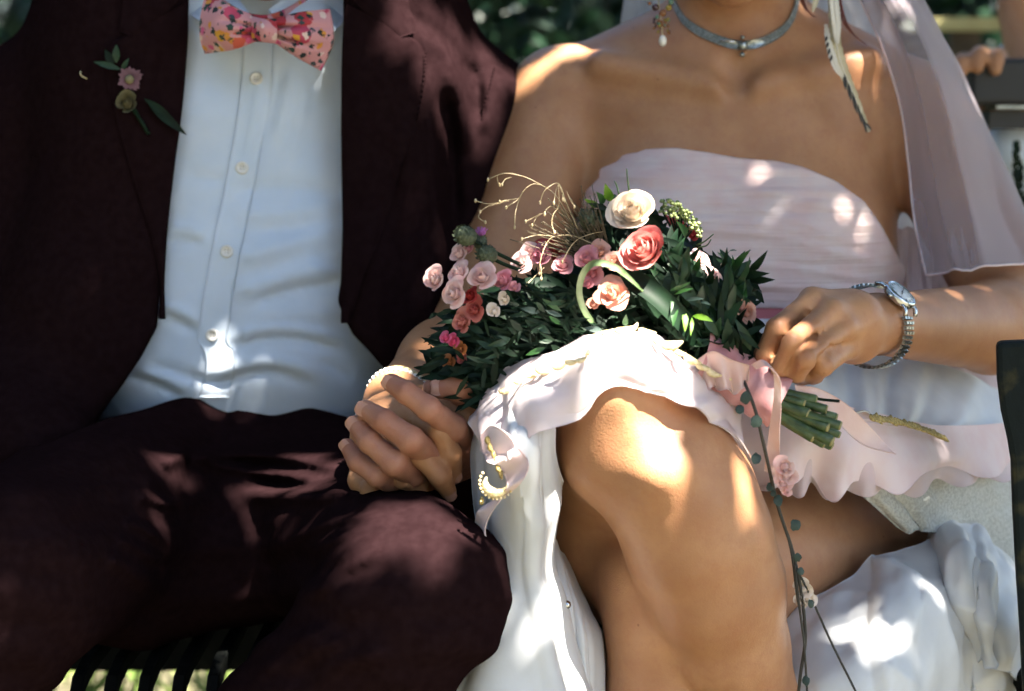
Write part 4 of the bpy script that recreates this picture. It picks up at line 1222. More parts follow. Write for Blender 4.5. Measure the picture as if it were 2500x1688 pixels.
# long strap leaf and the looped blade
def strap(name, pts, wpx, d, mt, parent):
    l = catmull(np.array([P(x, y_, dd) for (x, y_), dd in zip(pts, d)]), 40)
    t = np.gradient(l, axis=0); t /= np.linalg.norm(t, axis=1)[:, None]
    s = np.cross(t, np.array([.25, -1, .3])); s /= np.linalg.norm(s, axis=1)[:, None]
    w = wpx / 3300 / 2 * np.minimum(1, np.linspace(0, 6, 40) + .25) * np.minimum(1, np.linspace(5, .15, 40))
    g = np.stack([l - s * w[:, None], l + np.array([0, -.0008, 0]), l + s * w[:, None]], 1)
    return cloth(name, g, M[mt], parent, .0006)
strap('strap_leaf', [c7(440, 800), c7(700, 960), c7(950, 1200), c7(1120, 1420)], 52, (-.385, -.395, -.395, -.37), 'leaf_dark', bouquet)
strap('grass_blade', [c7(620, 950), c7(480, 820), c7(400, 762), c7(300, 728), c7(215, 735), c7(150, 800), c7(116, 900), c7(116, 1000), c7(165, 1130), c7(250, 1225), c7(340, 1290)], 15, (-.395, -.405, -.41, -.415, -.41, -.405, -.40, -.395, -.39, -.385, -.38), 'leaf_blade', bouquet) if 'leaf_blade' in M else None

# dense dark foliage behind the flowers
FOL = [(1040, 900), (1070, 800), (1130, 745), (1240, 700), (1390, 650), (1430, 560), (1490, 500), (1580, 520), (1660, 545), (1720, 600), (1770, 660), (1840, 690), (1850, 780), (1840, 850), (1800, 915), (1720, 905), (1600, 850), (1480, 835), (1350, 880), (1210, 940), (1150, 1010), (1100, 960), (1075, 930)]
bind = P(1800, 940, -.36)
def scatter_leaves(name, poly, n, ylo, yhi, llo, lhi, aspect, mt, parent, seed, toward=bind, spread=.6):
    r = np.random.default_rng(seed)
    pa = np.array(poly, float); lo = pa.min(0); hi = pa.max(0)
    mb = MB(); c = 0
    while c < n:
        q = r.uniform(lo, hi, (n, 2))
        q = q[poly_sd(q[:, 0], q[:, 1], poly) < -4]
        for x, y_ in q:
            if c >= n: break
            yy = r.uniform(ylo, yhi)
            if any((x - fx) ** 2 + (y_ - fy) ** 2 < (fr * 3300 * 1.25 + 10) ** 2 and yy < fd + .022 for fx, fy, fd, fr in FLOWERS): c += 1; continue
            b = P(x, y_, yy)
            d = b - toward; d /= np.linalg.norm(d)
            d = d + r.normal(size=3) * spread * np.array([1, .5, 1]); d /= np.linalg.norm(d)
            L = r.uniform(llo, lhi)
            nn = np.array([r.normal() * .6, -1, .4 + r.normal() * .6])
            v, f = leaf_geo(b - d * L / 2, b + d * L / 2, L * aspect, nn, r.uniform(-.1, .2))
            mb.add(v, f); c += 1
    ob = mb.build(name, mt, parent); ob['kind'] = 'stuff'
    return ob
scatter_leaves('foliage', FOL, 1500, -.355, -.26, .018, .034, .26, M['leaf_dark'], bouquet, 1)
scatter_leaves('foliage', FOL, 500, -.385, -.34, .014, .026, .22, M['leaf_dark'], bouquet, 2)
FOL2 = [(1230, 700), (1420, 690), (1500, 760), (1440, 830), (1300, 850), (1180, 870), (1140, 800)]
scatter_leaves('fern_foliage', FOL2, 200, -.396, -.37, .008, .022, .16, M['leaf_dark'], bouquet, 3, spread=.8)
scatter_leaves('foliage', [(1640, 560), (1800, 650), (1840, 780), (1820, 880), (1700, 860), (1600, 780), (1580, 660)], 260, -.385, -.33, .020, .034, .30, M['leaf_mid2'] if 'leaf_mid2' in M else M['leaf_dark'], bouquet, 4)
scatter_leaves('foliage', [(1770, 800), (1850, 790), (1860, 860), (1830, 910), (1760, 880)], 60, -.36, -.33, .012, .02, .3, M['leaf_dark'], bouquet, 5)

for k in range(46):
    bx, by = rng.uniform(1150, 1480), rng.uniform(720, 900)
    if poly_sd(np.array([bx]), np.array([by]), FOL)[0] > -8: continue
    a = math.atan2(by - 940, bx - 1800) + rng.uniform(-.7, .7); L = rng.uniform(30, 62)
    if any((bx - q[0]) ** 2 + (by - q[1]) ** 2 < 3200 for q in FLOWERS): continue
    leaf((bx, by), (bx + math.cos(a) * L, by + math.sin(a) * L * .8), rng.uniform(9, 20), -.392, -.398 + rng.uniform(-.006, .01), rng.choice(['leaf_dark', 'leaf_dark', 'leaf_mid', 'leaf_mid2', 'leaf_blue']), bend=rng.uniform(-.1, .25))
# thistles
def thistle(c, ax, R, purple):
    B = basis(ax)
    mb = MB(); mb.ball(c, R, 8, 12, (1, 1, 1.15), B)
    th = mb.build('thistle_head', M['thistle'], bouquet)
    sc_ = MB()
    for i in range(70):
        z = -.85 + 1.8 * i / 69; a = 2.4 * i
        rr = math.sqrt(max(0, 1 - min(1, z * z)))
        d = B @ np.array([rr * math.cos(a), rr * math.sin(a), z * 1.15])
        v, f = leaf_geo(c + d * R * .9, c + d * R * 1.12 + B[:, 2] * R * .22, R * .34, d, .2)
        sc_.add(v, f)
    o = sc_.build('scale', M['thistle'], th); o['kind'] = 'stuff'
    if purple:
        t = MB()
        for i in range(90):
            d = B @ np.array([rng.gauss(0, .55), rng.gauss(0, .55), 1.0]); d /= np.linalg.norm(d)
            t.tube(np.array([c + B[:, 2] * R * .8, c + B[:, 2] * R + d * R * rng.uniform(.6, 1.5)]), [.0004, .0003], 4)
        o = t.build('tuft', M['mauve_petal'], th); o['kind'] = 'stuff'
M['thistle'] = mat('thistle_green', (0.030, 0.045, 0.022), 0.6, (0.09, 0.11, 0.06), 400, bump=.5, bscale=500)
thistle(P(1138, 577, -.375), (-.8, -.5, .3), .0072, False)
thistle(P(1190, 622, -.372), (-.8, -.4, .3), .0068, False)
thistle(P(1172, 592, -.36), (.1, -.3, 1), .0050, True)
thistle(P(1436, 538, -.35), (-.4, -.3, 1), .0072, False)
for pts in ([(1145, 582, -.372), (1200, 612, -.368), (1282, 652, -.355)], [(1195, 628, -.37), (1230, 645, -.365), (1275, 662, -.355)], [(1438, 545, -.348), (1460, 590, -.34), (1490, 640, -.33)]):
    s_ = MB(); s_.tube(catmull(np.array([P(*p) for p in pts]), 10), .0014, 6); s_.build('thistle_stem', M['leaf_dark'], bouquet)

# green umbel and its berries
um = empty('x', (0, 0, 0)); bpy.data.objects.remove(um)
mb = MB()
for i in range(10):
    e = np.array([1618 + i * 9.5, 505 + 6 * abs(i - 2) ** 1.05 + rng.uniform(-6, 6)])
    mb.tube(np.array([P(1660, 600, -.32), P(*e, -.325)]), .0007, 5)
umb = mb.build('umbel', M['leaf_dark'], bouquet)
mb = MB()
for i in range(150):
    t = rng.random(); x = 1612 + 100 * t; y0 = 498 + 85 * max(0, t - .25) ** 1.3
    mb.ball(P(x + rng.uniform(-8, 8), y0 + rng.uniform(-10, 26), -.33 + rng.uniform(-.012, .012)), rng.uniform(.0010, .0017), 4, 6)
o = mb.build('umbel_bud', M['bud'] if 'bud' in M else M['leaf_blue'], umb); o['kind'] = 'stuff'

# dry grass panicle
def pan(lines, name='grass_panicle', depth=-.362):
    root = None
    for ln in lines:
        pts = catmull(np.array([P(*c6(x, y_), depth + rng.uniform(-.004, .004)) for x, y_ in ln]), 5 * len(ln))
        mb = MB(); mb.tube(pts, np.linspace(.00020, .00034, len(pts)), 5)
        mb.ball(pts[-1], .0009, 5, 6, (1, 1, 1.8))
        ob = mb.build(name if root is None else 'grass_thread', M['straw'], bouquet if root is None else root)
        root = root or ob
pan([[(1250, 400), (1120, 180), (970, 80), (850, 30), (720, 12), (600, 60)], [(780, 40), (730, 60), (708, 98)], [(670, 30), (675, 70), (690, 100)], [(1000, 100), (940, 95), (870, 150), (830, 240), (808, 330), (805, 425)],
     [(835, 205), (760, 215), (690, 230)], [(830, 215), (790, 240), (740, 275)], [(760, 222), (690, 240), (600, 265), (540, 305)], [(545, 300), (530, 350), (580, 385)], [(690, 235), (600, 245), (505, 222)]])
pan([[(1290, 440), (1210, 260), (1145, 92), (1060, 120), (1020, 170), (1000, 235)], [(1140, 95), (1120, 150), (1105, 240)], [(1145, 95), (1170, 150), (1190, 220)], [(1140, 100), (1145, 200), (1140, 270), (1100, 330), (1090, 400), (1110, 465)],
     [(1130, 285), (1080, 265), (1040, 300), (1035, 325)], [(1040, 310), (980, 340), (940, 410)], [(1000, 320), (950, 350), (890, 380)], [(1150, 110), (1170, 170), (1175, 212)], [(1205, 150), (1225, 200), (1262, 268)]])
pan([[(1420, 560), (1270, 495), (1180, 485), (1080, 510), (1030, 590), (1000, 690), (995, 780)], [(1110, 495), (980, 485), (860, 515)], [(1480, 460), (1412, 470), (1300, 510), (1230, 580), (1170, 690)], [(1280, 640), (1300, 700), (1380, 820)], [(1030, 735), (960, 800), (898, 862)], [(1000, 700), (1010, 760), (1008, 820)]])
mb = MB()
for i in range(110):
    x0, y0 = 1470 + rng.uniform(-30, 25), 640 + rng.uniform(-20, 20)
    a = math.radians(rng.uniform(95, 165)); L = rng.uniform(60, 210)
    p0 = P(x0, y0, -.35); p1 = P(x0 + math.cos(a) * L * .6, y0 - math.sin(a) * L * .6, -.355); p2 = P(x0 + math.cos(a) * L * 1.02, y0 - math.sin(a) * L * .95, -.36)
    mb.tube(catmull(np.array([p0, p1, p2]), 6), [.0004, .0004, .00035, .0003, .0003, .0003], 4)
    if i % 2: mb.ball(p2, .0007, 4, 5)
o = mb.build('fine_grass', M['straw_dark'] if 'straw_dark' in M else M['stem'], bouquet); o['kind'] = 'stuff'
for pts in ([(1536, 470, -.34), (1532, 440, -.342), (1530, 412, -.344)], [(1512, 480, -.34), (1506, 455, -.34), (1500, 442, -.34)], [(1700, 600, -.32), (1720, 590, -.325), (1742, 572, -.33)], [(1705, 605, -.32), (1725, 600, -.325), (1736, 585, -.33)]):
    s_ = MB(); s_.tube(catmull(np.array([P(*p) for p in pts]), 8), [.0008, .0007, .0007, .0006, .0006, .0005, .0005, .0004], 5); s_.build('twig', M['stem'], bouquet)

# stems below the binding
ends = [(1962, 985), (1990, 978), (2016, 1000), (2040, 1020), (2050, 1040), (2048, 1062), (2030, 1078), (2010, 1086), (1985, 1068), (1972, 1048), (1995, 1030), (2020, 1044), (1952, 1022), (1995, 1062), (1972, 1010), (2028, 1088)]
for i, (x, y_) in enumerate(ends):
    dd = -.375 + rng.uniform(-.016, .012)
    b = P(1822 + rng.uniform(-4, 4), 942 + (y_ - 1030) * .35, -.362 + rng.uniform(-.006, .006)); e = P(x, y_, dd)
    m = (b + e) / 2 + np.array([0, -.002, -.002])
    r = rng.uniform(.0028, .0044)
    s_ = MB(); s_.tube(catmull(np.array([b, m, e]), 8), [r, r, r, r * .98, r * .96, r * .96, r * .98, r], 9)
    so = s_.build('stem', M['stem'], bouquet)
    d = (e - m) / np.linalg.norm(e - m)
    c_ = MB(); c_.tube(np.array([e, e + d * .0012]), [r * .92, r * .85], 9); c_.build('cut_end', M['stem_end'], so)
s_ = MB(); s_.tube(catmull(np.array([P(1960, 965, -.37), P(2000, 975, -.375), P(2050, 980, -.378)]), 8), .0011, 6); s_.build('twig', M['leaf_dark'], bouquet)

# ribbon wrap and tails
wrap_path = catmull(np.array([P(1690, 872, -.372), P(1760, 905, -.366), P(1830, 945, -.362), P(1905, 985, -.366)]), 40)
t, n_, b_ = frames(wrap_path)
ang = np.linspace(0, 2 * np.pi, 36, endpoint=False)
rad = np.interp(np.linspace(0, 1, 40), [0, .25, .6, 1], [.0225, .0205, .0185, .0200])
g = wrap_path[:, None] + (n_[:, None] * np.cos(ang)[None, :, None] + b_[:, None] * np.sin(ang)[None, :, None]) * (rad[:, None, None] * (1 + .05 * np.sin(np.linspace(0, 26, 40)[:, None] + 2 * np.sin(ang)[None, :]) + .03 * np.sin(3 * ang + 1)[None, :])[..., None] if False else (rad[:, None] * (1 + .045 * np.sin(np.linspace(0, 26, 40)[:, None] + 2 * np.sin(ang)[None, :]) + .03 * np.sin(3 * ang + 1)[None, :]))[..., None])
wrap = new_mesh('ribbon_wrap', g.reshape(-1, 3), grid_faces(40, 36, close_v=True), M['ribbon'], bouquet)
def tail(A, B, wave=.004, n=3, seed=0, nv=12):
    o = ribbon_strip('ribbon_tail', A, B, M['ribbon_pale'], bouquet, wave, n, 70, nv, seed, .0008)
tail([(1834, 890, -.392), (1862, 880, -.405), (1886, 905, -.408), (1890, 960, -.405), (1880, 1040, -.395), (1870, 1110, -.388), (1866, 1150, -.384)],
     [(1848, 905, -.398), (1872, 892, -.415), (1904, 930, -.412), (1908, 980, -.408), (1902, 1060, -.398), (1906, 1130, -.390), (1908, 1172, -.386)], .003, 2.5, 1)
tail([(1940, 940, -.372), (2000, 950, -.368), (2070, 990, -.345), (2130, 1050, -.325), (2182, 1108, -.318)], [(1950, 985, -.372), (1990, 1005, -.37), (2050, 1040, -.352), (2110, 1085, -.335), (2186, 1112, -.318)], .003, 1.5, 2)
tail([(1700, 880, -.39), (1740, 858, -.394), (1790, 880, -.396), (1830, 892, -.395)], [(1722, 950, -.388), (1760, 950, -.392), (1800, 960, -.394), (1828, 930, -.395)], .004, 3, 3)
# hanging string of round leaves
strings = [[(1800, 900, -.375), (1822, 945, -.398), (1846, 1010, -.402), (1872, 1120, -.395), (1900, 1240, -.385), (1936, 1350, -.380), (1958, 1460, -.378), (1966, 1560, -.378), (1955, 1640, -.378), (1950, 1688, -.378)],
           [(1900, 1240, -.384), (1930, 1340, -.381), (1945, 1450, -.38), (1960, 1540, -.38), (1968, 1650, -.38), (1972, 1720, -.38)],
           [(1946, 1390, -.380), (1985, 1470, -.376), (2030, 1570, -.376), (2095, 1700, -.378)], [(1940, 1380, -.382), (1950, 1470, -.383), (1962, 1560, -.383)]]
hs = None
for k, ln in enumerate(strings):
    s_ = MB(); s_.tube(catmull(np.array([P(*p) for p in ln]), 40), .0009 if k else .0013, 5)
    o = s_.build('hanging_vine' if hs is None else 'vine_string', M['string'], bouquet if hs is None else hs); hs = hs or o
for x, y_, d, r in [(1820, 972, -.408, 17), (1806, 1000, -.404, 13), (1846, 1030, -.406, 16), (1846, 1120, -.395, 15), (1900, 1222, -.392, 15), (1943, 1282, -.388, 16), (1880, 1190, -.39, 12), (1946, 1362, -.386, 12), (1955, 1395, -.384, 11), (1968, 1662, -.382, 13), (1980, 1475, -.38, 12), (1888, 1205, -.392, 8)]:
    th = np.linspace(0, 2 * np.pi, 12, endpoint=False); R_ = basis(np.array([rng.uniform(-.4, .4), -1, rng.uniform(-.1, .5)]))
    rr = r / 3350
    sq = rng.uniform(.7, 1.0)
    v = [(0, 0, .0012)] + [(rr * math.cos(a) * rng.uniform(.8, 1.08), sq * rr * math.sin(a) * rng.uniform(.8, 1.08), rng.uniform(-.0006, .0006)) for a in th]
    new_mesh('round_leaf', np.array(v) @ R_.T + P(x, y_, d), [(0, i + 1, (i + 1) % 12 + 1) for i in range(12)], M['leaf_blue'], hs)
for x, y_, R in [(1916, 1140, .0060), (1922, 1160, .0065), (1914, 1180, .0055), (1920, 1200, .0035)]:
    rose('blossom', P(x, y_, -.40), (rng.uniform(-.5, .5), -1, .3), R, M['pale_petal'], bouquet, 7, int(x + y_), .8)
for x, y_, R in [(1960, 1440, .0060), (1978, 1462, .0055), (1956, 1470, .0045)]:
    rose('blossom', P(x, y_, -.378), (rng.uniform(-.5, .5), -1, .3), R, M['cream_petal'], bouquet, 7, int(x + y_), .8)

# ------------------------------------------------------------------ bow tie
def floral(name):
    m = bpy.data.materials.new(name); m.use_nodes = True
    nt = m.node_tree; b = nt.nodes['Principled BSDF']; b.inputs['Roughness'].default_value = 0.8
    tc = nt.nodes.new('ShaderNodeTexCoord')
    def vor(scale, off, rnd=1.0):
        mp = nt.nodes.new('ShaderNodeMapping'); mp.inputs['Location'].default_value = off
        v = nt.nodes.new('ShaderNodeTexVoronoi'); v.inputs['Scale'].default_value = scale; v.inputs['Randomness'].default_value = rnd
        nz = nt.nodes.new('ShaderNodeTexNoise'); nz.inputs['Scale'].default_value = scale * 3.0
        mx = nt.nodes.new('ShaderNodeVectorMath'); mx.operation = 'MULTIPLY_ADD'
        mx.inputs[1].default_value = (.006, .006, .006)
        nt.links.new(tc.outputs['Object'], mp.inputs['Vector'])
        nt.links.new(mp.outputs[0], nz.inputs['Vector'])
        nt.links.new(nz.outputs['Color'], mx.inputs[0]); nt.links.new(mp.outputs[0], mx.inputs[2])
        nt.links.new(mx.outputs[0], v.inputs['Vector'])
        return v
    base = (0.56, 0.26, 0.275)
    cur = None
    def layer(prev, v, thr, cols, pick_thr):
        lt = nt.nodes.new('ShaderNodeMath'); lt.operation = 'LESS_THAN'; lt.inputs[1].default_value = thr
        nt.links.new(v.outputs['Distance'], lt.inputs[0])
        sep = nt.nodes.new('ShaderNodeSeparateColor'); nt.links.new(v.outputs['Color'], sep.inputs[0])
        gt = nt.nodes.new('ShaderNodeMath'); gt.operation = 'GREATER_THAN'; gt.inputs[1].default_value = pick_thr
        nt.links.new(sep.outputs[0], gt.inputs[0])
        ml = nt.nodes.new('ShaderNodeMath'); ml.operation = 'MULTIPLY'
        nt.links.new(lt.outputs[0], ml.inputs[0]); nt.links.new(gt.outputs[0], ml.inputs[1])
        rp = nt.nodes.new('ShaderNodeValToRGB'); rp.color_ramp.interpolation = 'CONSTANT'
        els = rp.color_ramp.elements
        while len(els) < len(cols): els.new(0.5)
        for i, c in enumerate(cols):
            els[i].position = i / len(cols); els[i].color = (*c, 1)
        nt.links.new(sep.outputs[1], rp.inputs[0])
        mix = nt.nodes.new('ShaderNodeMix'); mix.data_type = 'RGBA'
        nt.links.new(ml.outputs[0], mix.inputs['Factor'])
        if prev is None: mix.inputs[6].default_value = (*base, 1)
        else: nt.links.new(prev, mix.inputs[6])
        nt.links.new(rp.outputs[0], mix.inputs[7])
        return mix.outputs[2]
    cur = layer(None, vor(56, (.1, .2, .3)), .50, [(.40, .03, .04), (.55, .10, .06), (.62, .42, .36), (.44, .05, .10)], .42)
    cur = layer(cur, vor(105, (.5, .1, .7)), .36, [(.60, .30, .03), (.58, .10, .22), (.66, .50, .44), (.60, .25, .04)], .40)
    cur = layer(cur, vor(135, (.9, .4, .2)), .40, [(.012, .022, .026), (.02, .05, .04), (.03, .05, .06), (.01, .02, .02)], .40)
    nt.links.new(cur, b.inputs['Base Color'])
    return m
M['floral'] = floral('floral_print_cotton')
bow = empty('bow_tie', P(645, 100, -.09), 'pink floral print bow tie at the white shirt collar', 'bow tie')

def pillow(name, rows, thick, pleats, parent, mt):
    """closed padded cloth: rows of (px,py,y) from top to bottom edge"""
    g = patch_geo(rows, 30, 30)
    u = np.linspace(0, 1, 30)[:, None]; v = np.linspace(0, 1, 30)[None, :]
    puff = thick * (np.sin(np.pi * u) ** .5) * (.35 + .65 * np.sin(np.pi * np.clip(v * .9 + .05, 0, 1)) ** .5)
    pl = sum(a * np.exp(-((u - c - s * v) / w) ** 2) * (np.clip((v0 - v) if v0 > 0 else v + v0, 0, 1)) for a, c, s, w, v0 in pleats)
    f = g.copy(); f[..., 1] -= puff - pl
    bk = g.copy(); bk[..., 1] += puff * .6
    N = 900
    faces = np.vstack([grid_faces(30, 30), grid_faces(30, 30)[:, ::-1] + N])
    I = np.arange(N).reshape(30, 30)
    def strip(idx): return np.stack([idx[1:], idx[:-1], idx[:-1] + N, idx[1:] + N], 1)
    faces = np.vstack([faces, strip(I[:, 0]), strip(I[-1, :]), strip(I[:, -1][::-1]), strip(I[0, :][::-1])])
    return new_mesh(name, np.vstack([f.reshape(-1, 3), bk.reshape(-1, 3)]), faces, mt, parent)
yb = -.105
pillow('left_wing'.replace('left_', ''), [[(502, -18, yb + .018), (560, 12, yb), (625, 42, yb)], [(490, 50, yb + .014), (560, 52, yb - .006), (625, 62, yb)], [(490, 96, yb + .014), (560, 84, yb - .006), (625, 82, yb)], [(500, 132, yb + .018), (570, 122, yb), (625, 102, yb)]],
       .0075, [(.011, .30, .08, .05, -.25), (.012, .64, .02, .05, -.25)], bow, M['floral'])
pillow('wing', [[(668, 46, yb), (730, 30, yb), (806, 22, yb + .018)], [(668, 66, yb), (735, 66, yb - .006), (814, 70, yb + .014)], [(668, 86, yb), (735, 104, yb - .006), (812, 112, yb + .014)], [(668, 104, yb), (720, 138, yb), (784, 174, yb + .018)]],
       .0075, [(.012, .34, -.02, .05, 1.05), (.012, .68, .04, .05, 1.05)], bow, M['floral'])
pillow('knot', [[(616, 40, yb - .004), (645, 46, yb - .010), (676, 46, yb - .004)], [(614, 70, yb - .008), (645, 74, yb - .016), (678, 76, yb - .008)], [(616, 102, yb - .004), (645, 104, yb - .010), (676, 108, yb - .004)]], .006, [(.003, .5, .1, .2, 1.0)], bow, M['floral'])
s_ = MB(); s_.tube(catmull(np.array([P(470, -60, .03), P(560, 20, -.062), P(640, 48, -.092), P(720, 20, -.062), P(820, -60, .03)]), 30), .004, 8, .6); s_.build('neck_band', M['floral'], bow)

# ------------------------------------------------------------------ boutonniere on his dark lapel
M['mauve_dim'] = mat('shaded_daisy_petal', (0.11, 0.045, 0.055), .7, (0.16, 0.075, 0.088), 80)  # daisy colour darkened to carry the shade on the lapel
M['cream_dim'] = mat('shaded_cream_petal', (0.13, 0.11, 0.05), .7, (0.19, 0.165, 0.08), 80)  # cream darkened the same way, shade put into the petal colour
bout = empty('boutonniere', P(310, 260, -.07), 'boutonniere of one mauve daisy and one cream rose on the dark lapel', 'boutonniere')
def on_jacket(px, py, off):
    q, n = hit(np.array([px]), np.array([py]), JACKET, jpost_nocut)
    return q[0] + n[0] * (off + .006)
c = on_jacket(320, 200, .010)
dz = MB(); dz.ball(c + np.array([0, -.003, 0]), .0042, 5, 8, (1, 1, .6), basis(np.array([.2, -1, .1])))
daisy = dz.build('daisy', M['cream_dim'], bout)
R_ = basis(np.array([.15, -1, .15]))
for k in range(16):
    a = k / 16 * 2 * math.pi + rng.uniform(-.1, .1); L = rng.uniform(.009, .012)
    d = R_ @ np.array([math.cos(a), math.sin(a), .15]); 
    v, f = leaf_geo(c + d * .003, c + d * L, .0052, R_[:, 2], .08, -.05)
    new_mesh('petal', v, f, M['mauve_dim'], daisy)
rose('rose', on_jacket(312, 254, .010), (-.1, -.9, .35), .0088, M['cream_dim'], bout, 12, 77, .5)
for b, t, w, m_ in [((300, 175), (245, 158), 16, 'leaf_mid2'), ((290, 160), (292, 118), 18, 'leaf_mid2'), ((285, 165), (268, 130), 20, 'leaf_dark'), ((360, 260), (450, 335), 22, 'leaf_dark'), ((350, 245), (420, 300), 18, 'leaf_dark'), ((300, 180), (318, 150), 12, 'leaf_mid2')]:
    v, f = leaf_geo(on_jacket(*b, .006), on_jacket(*t, .009), w / 2700, np.array([.1, -1, .2]), .05)
    new_mesh('leaf', v, f, M[m_], bout)
s_ = MB(); s_.tube(np.array([on_jacket(315, 250, .004), on_jacket(345, 300, .004), on_jacket(362, 330, .004)]), .0018, 6); s_.build('stem', M['leaf_dark'], bout)
s_ = MB(); s_.tube(catmull(np.array([on_jacket(212, 178, .004), on_jacket(216, 188, .006), on_jacket(226, 196, .004)]), 8), .0006, 5); s_.build('pin', M['gold'], bout)

# ------------------------------------------------------------------ choker
chk = empty('choker', P(1812, 110, -.04), 'grey ribbon choker with a small silver ornament on the bride\'s neck', 'choker')
cen = [(1640, -10), (1652, 24), (1672, 54), (1706, 78), (1750, 98), (1795, 110), (1840, 110), (1880, 96), (1915, 72), (1936, 40), (1946, 0)]
up_ = [(x + (1800 - x) * .03, y_ - 11) for x, y_ in cen]; dn_ = [(x, y_ + 11) for x, y_ in cen]
drape('ribbon', up_, dn_, M['velvet'], chk, BRIDE, None, .0018, 80, 8, .0022)
q, n = hit(np.array([1812.]), np.array([112.]), BRIDE)
o0 = q[0] + n[0] * .004; R_ = basis(n[0], np.array([0, 0, 1.]))
mb = MB(); mb.ball(o0, .0042, 6, 10, (1.2, 1, .6), R_); mb.ball(o0 + R_[:, 0] * .0072, .0020, 5, 8); mb.ball(o0 - R_[:, 0] * .0082, .0026, 5, 8); orn = mb.build('ornament', M['steel_dark'], chk)
for sgn in (-1, 1):
    v, f = leaf_geo(o0 + R_[:, 1] * sgn * .003, o0 + R_[:, 1] * sgn * .020 + R_[:, 0] * .003 - n[0] * .003, .008, n[0], .05); new_mesh('ornament_wing', v, f, M['steel_dark'], chk)
mb = MB(); a_, an = hit(np.array([1758., 1798.]), np.array([102., 104.]), BRIDE); mb.tube(a_ + an * .005, .0010, 6); mb.build('bar', M['steel'], chk)

# ------------------------------------------------------------------ earring
ear = empty('earring', P(1617, 0, -.02), 'long earring of amber and dark beads ending in a pearl', 'earring')
er = random.Random(4)
for i, (x, y_, r, k) in enumerate([(1586, 8, .0020, 'amber'), (1600, 18, .0034, 'onyx'), (1632, 19, .0030, 'topaz'), (1618, 32, .0034, 'amber'), (1638, 5, .0026, 'jade'), (1604, 42, .0020, 'jade'), (1612, -10, .003, 'onyx'), (1628, -22, .003, 'amber'), (1630, 48, .0024, 'jade'), (1596, -14, .0026, 'topaz'), (1642, -12, .0024, 'amber')]):
    mb = MB(); mb.ball(P(x, y_, -.032 + er.uniform(-.004, .004)), r, 6, 9); mb.build('bead', M[k], ear)
for i in range(26):
    mb = MB(); mb.ball(P(1615 + er.uniform(-20, 22), 46 + er.uniform(0, 36), -.030 + er.uniform(-.006, .004)), er.uniform(.0011, .0018), 5, 7); mb.build('bead', M[er.choice(['amber', 'onyx', 'topaz', 'amber', 'jade'])], ear)
mb = MB(); mb.ball(P(1618, 100, -.034), .0040, 8, 10, (.9, .9, 1.3)); mb.build('pearl', M['pearl'], ear)
mb = MB(); mb.tube(np.array([P(1606, -60, -.02), P(1608, 10, -.031), P(1616, 60, -.033), P(1618, 92, -.034)]), .0005, 5); mb.build('wire', M['gold'], ear)

# ------------------------------------------------------------------ feathers
def feather(pts, wpx, bars, mt, label, off=-.004):
    l = catmull(np.array([P(*p) for p in pts]), 40)
    t = np.gradient(l, axis=0); t /= np.linalg.norm(t, axis=1)[:, None]
    s = np.cross(t, np.array([.2, -1, .1])); s /= np.linalg.norm(s, axis=1)[:, None]
    w = wpx / 2700 / 2 * np.clip(np.sin(np.pi * np.linspace(.06, .97, 40)) ** .6, .05, 1)
    jag = 1 + .12 * np.sin(np.arange(40) * 2.3)
    root = empty('feather', P(*pts[0]), label, 'feather')
    g = np.stack([l - s * (w * jag)[:, None], l - np.array([0, .0010, 0]), l + s * (w * jag)[:, None]], 1)
    cloth('vane', g, mt, root, .0006)
    sh = MB(); sh.tube(l - np.array([0, .0014, 0]), np.linspace(.0008, .0003, 40), 5); sh.build('shaft', M['feather_pale'], root)
    for k in bars:
        i = int(k * 39); sd = 1 if k * 100 % 2 < 1 else -1
        v, f = leaf_geo(l[i] - np.array([0, .0018, 0]), l[min(39, i + 4)] + s[i] * w[i] * sd * 1.25 - np.array([0, .0018, 0]), .0024, np.array([0, -1, 0]), 0, 0)
        new_mesh('dark_barb', v, f, M['feather_dark'], root)
    return root
feather([(2030, -70, -.045), (2032, 20, -.05), (2042, 110, -.054), (2060, 175, -.052), (2085, 235, -.050), (2122, 322, -.045)], 26, [.62, .66, .70, .74, .78, .82, .86, .90, .94, .97], M['feather'], 'long striped tan feather hanging over the bride\'s chest')
feather([(2016, 60, -.050), (2024, 110, -.056), (2040, 160, -.058), (2058, 190, -.055)], 18, [.2, .3, .4, .5], M['feather_pale'], 'short pale feather with a dark stripe beside the long one')
feather([(2000, -70, -.045), (1994, -10, -.05), (1984, 30, -.048)], 14, [], M['feather'], 'small tan feather tip at the top of the picture')
feather([(2030, -70, -.043), (2036, 0, -.0535), (2042, 60, -.0575), (2044, 108, -.058)], 24, [], M['feather_pale'], 'broad whitish feather above the striped one')

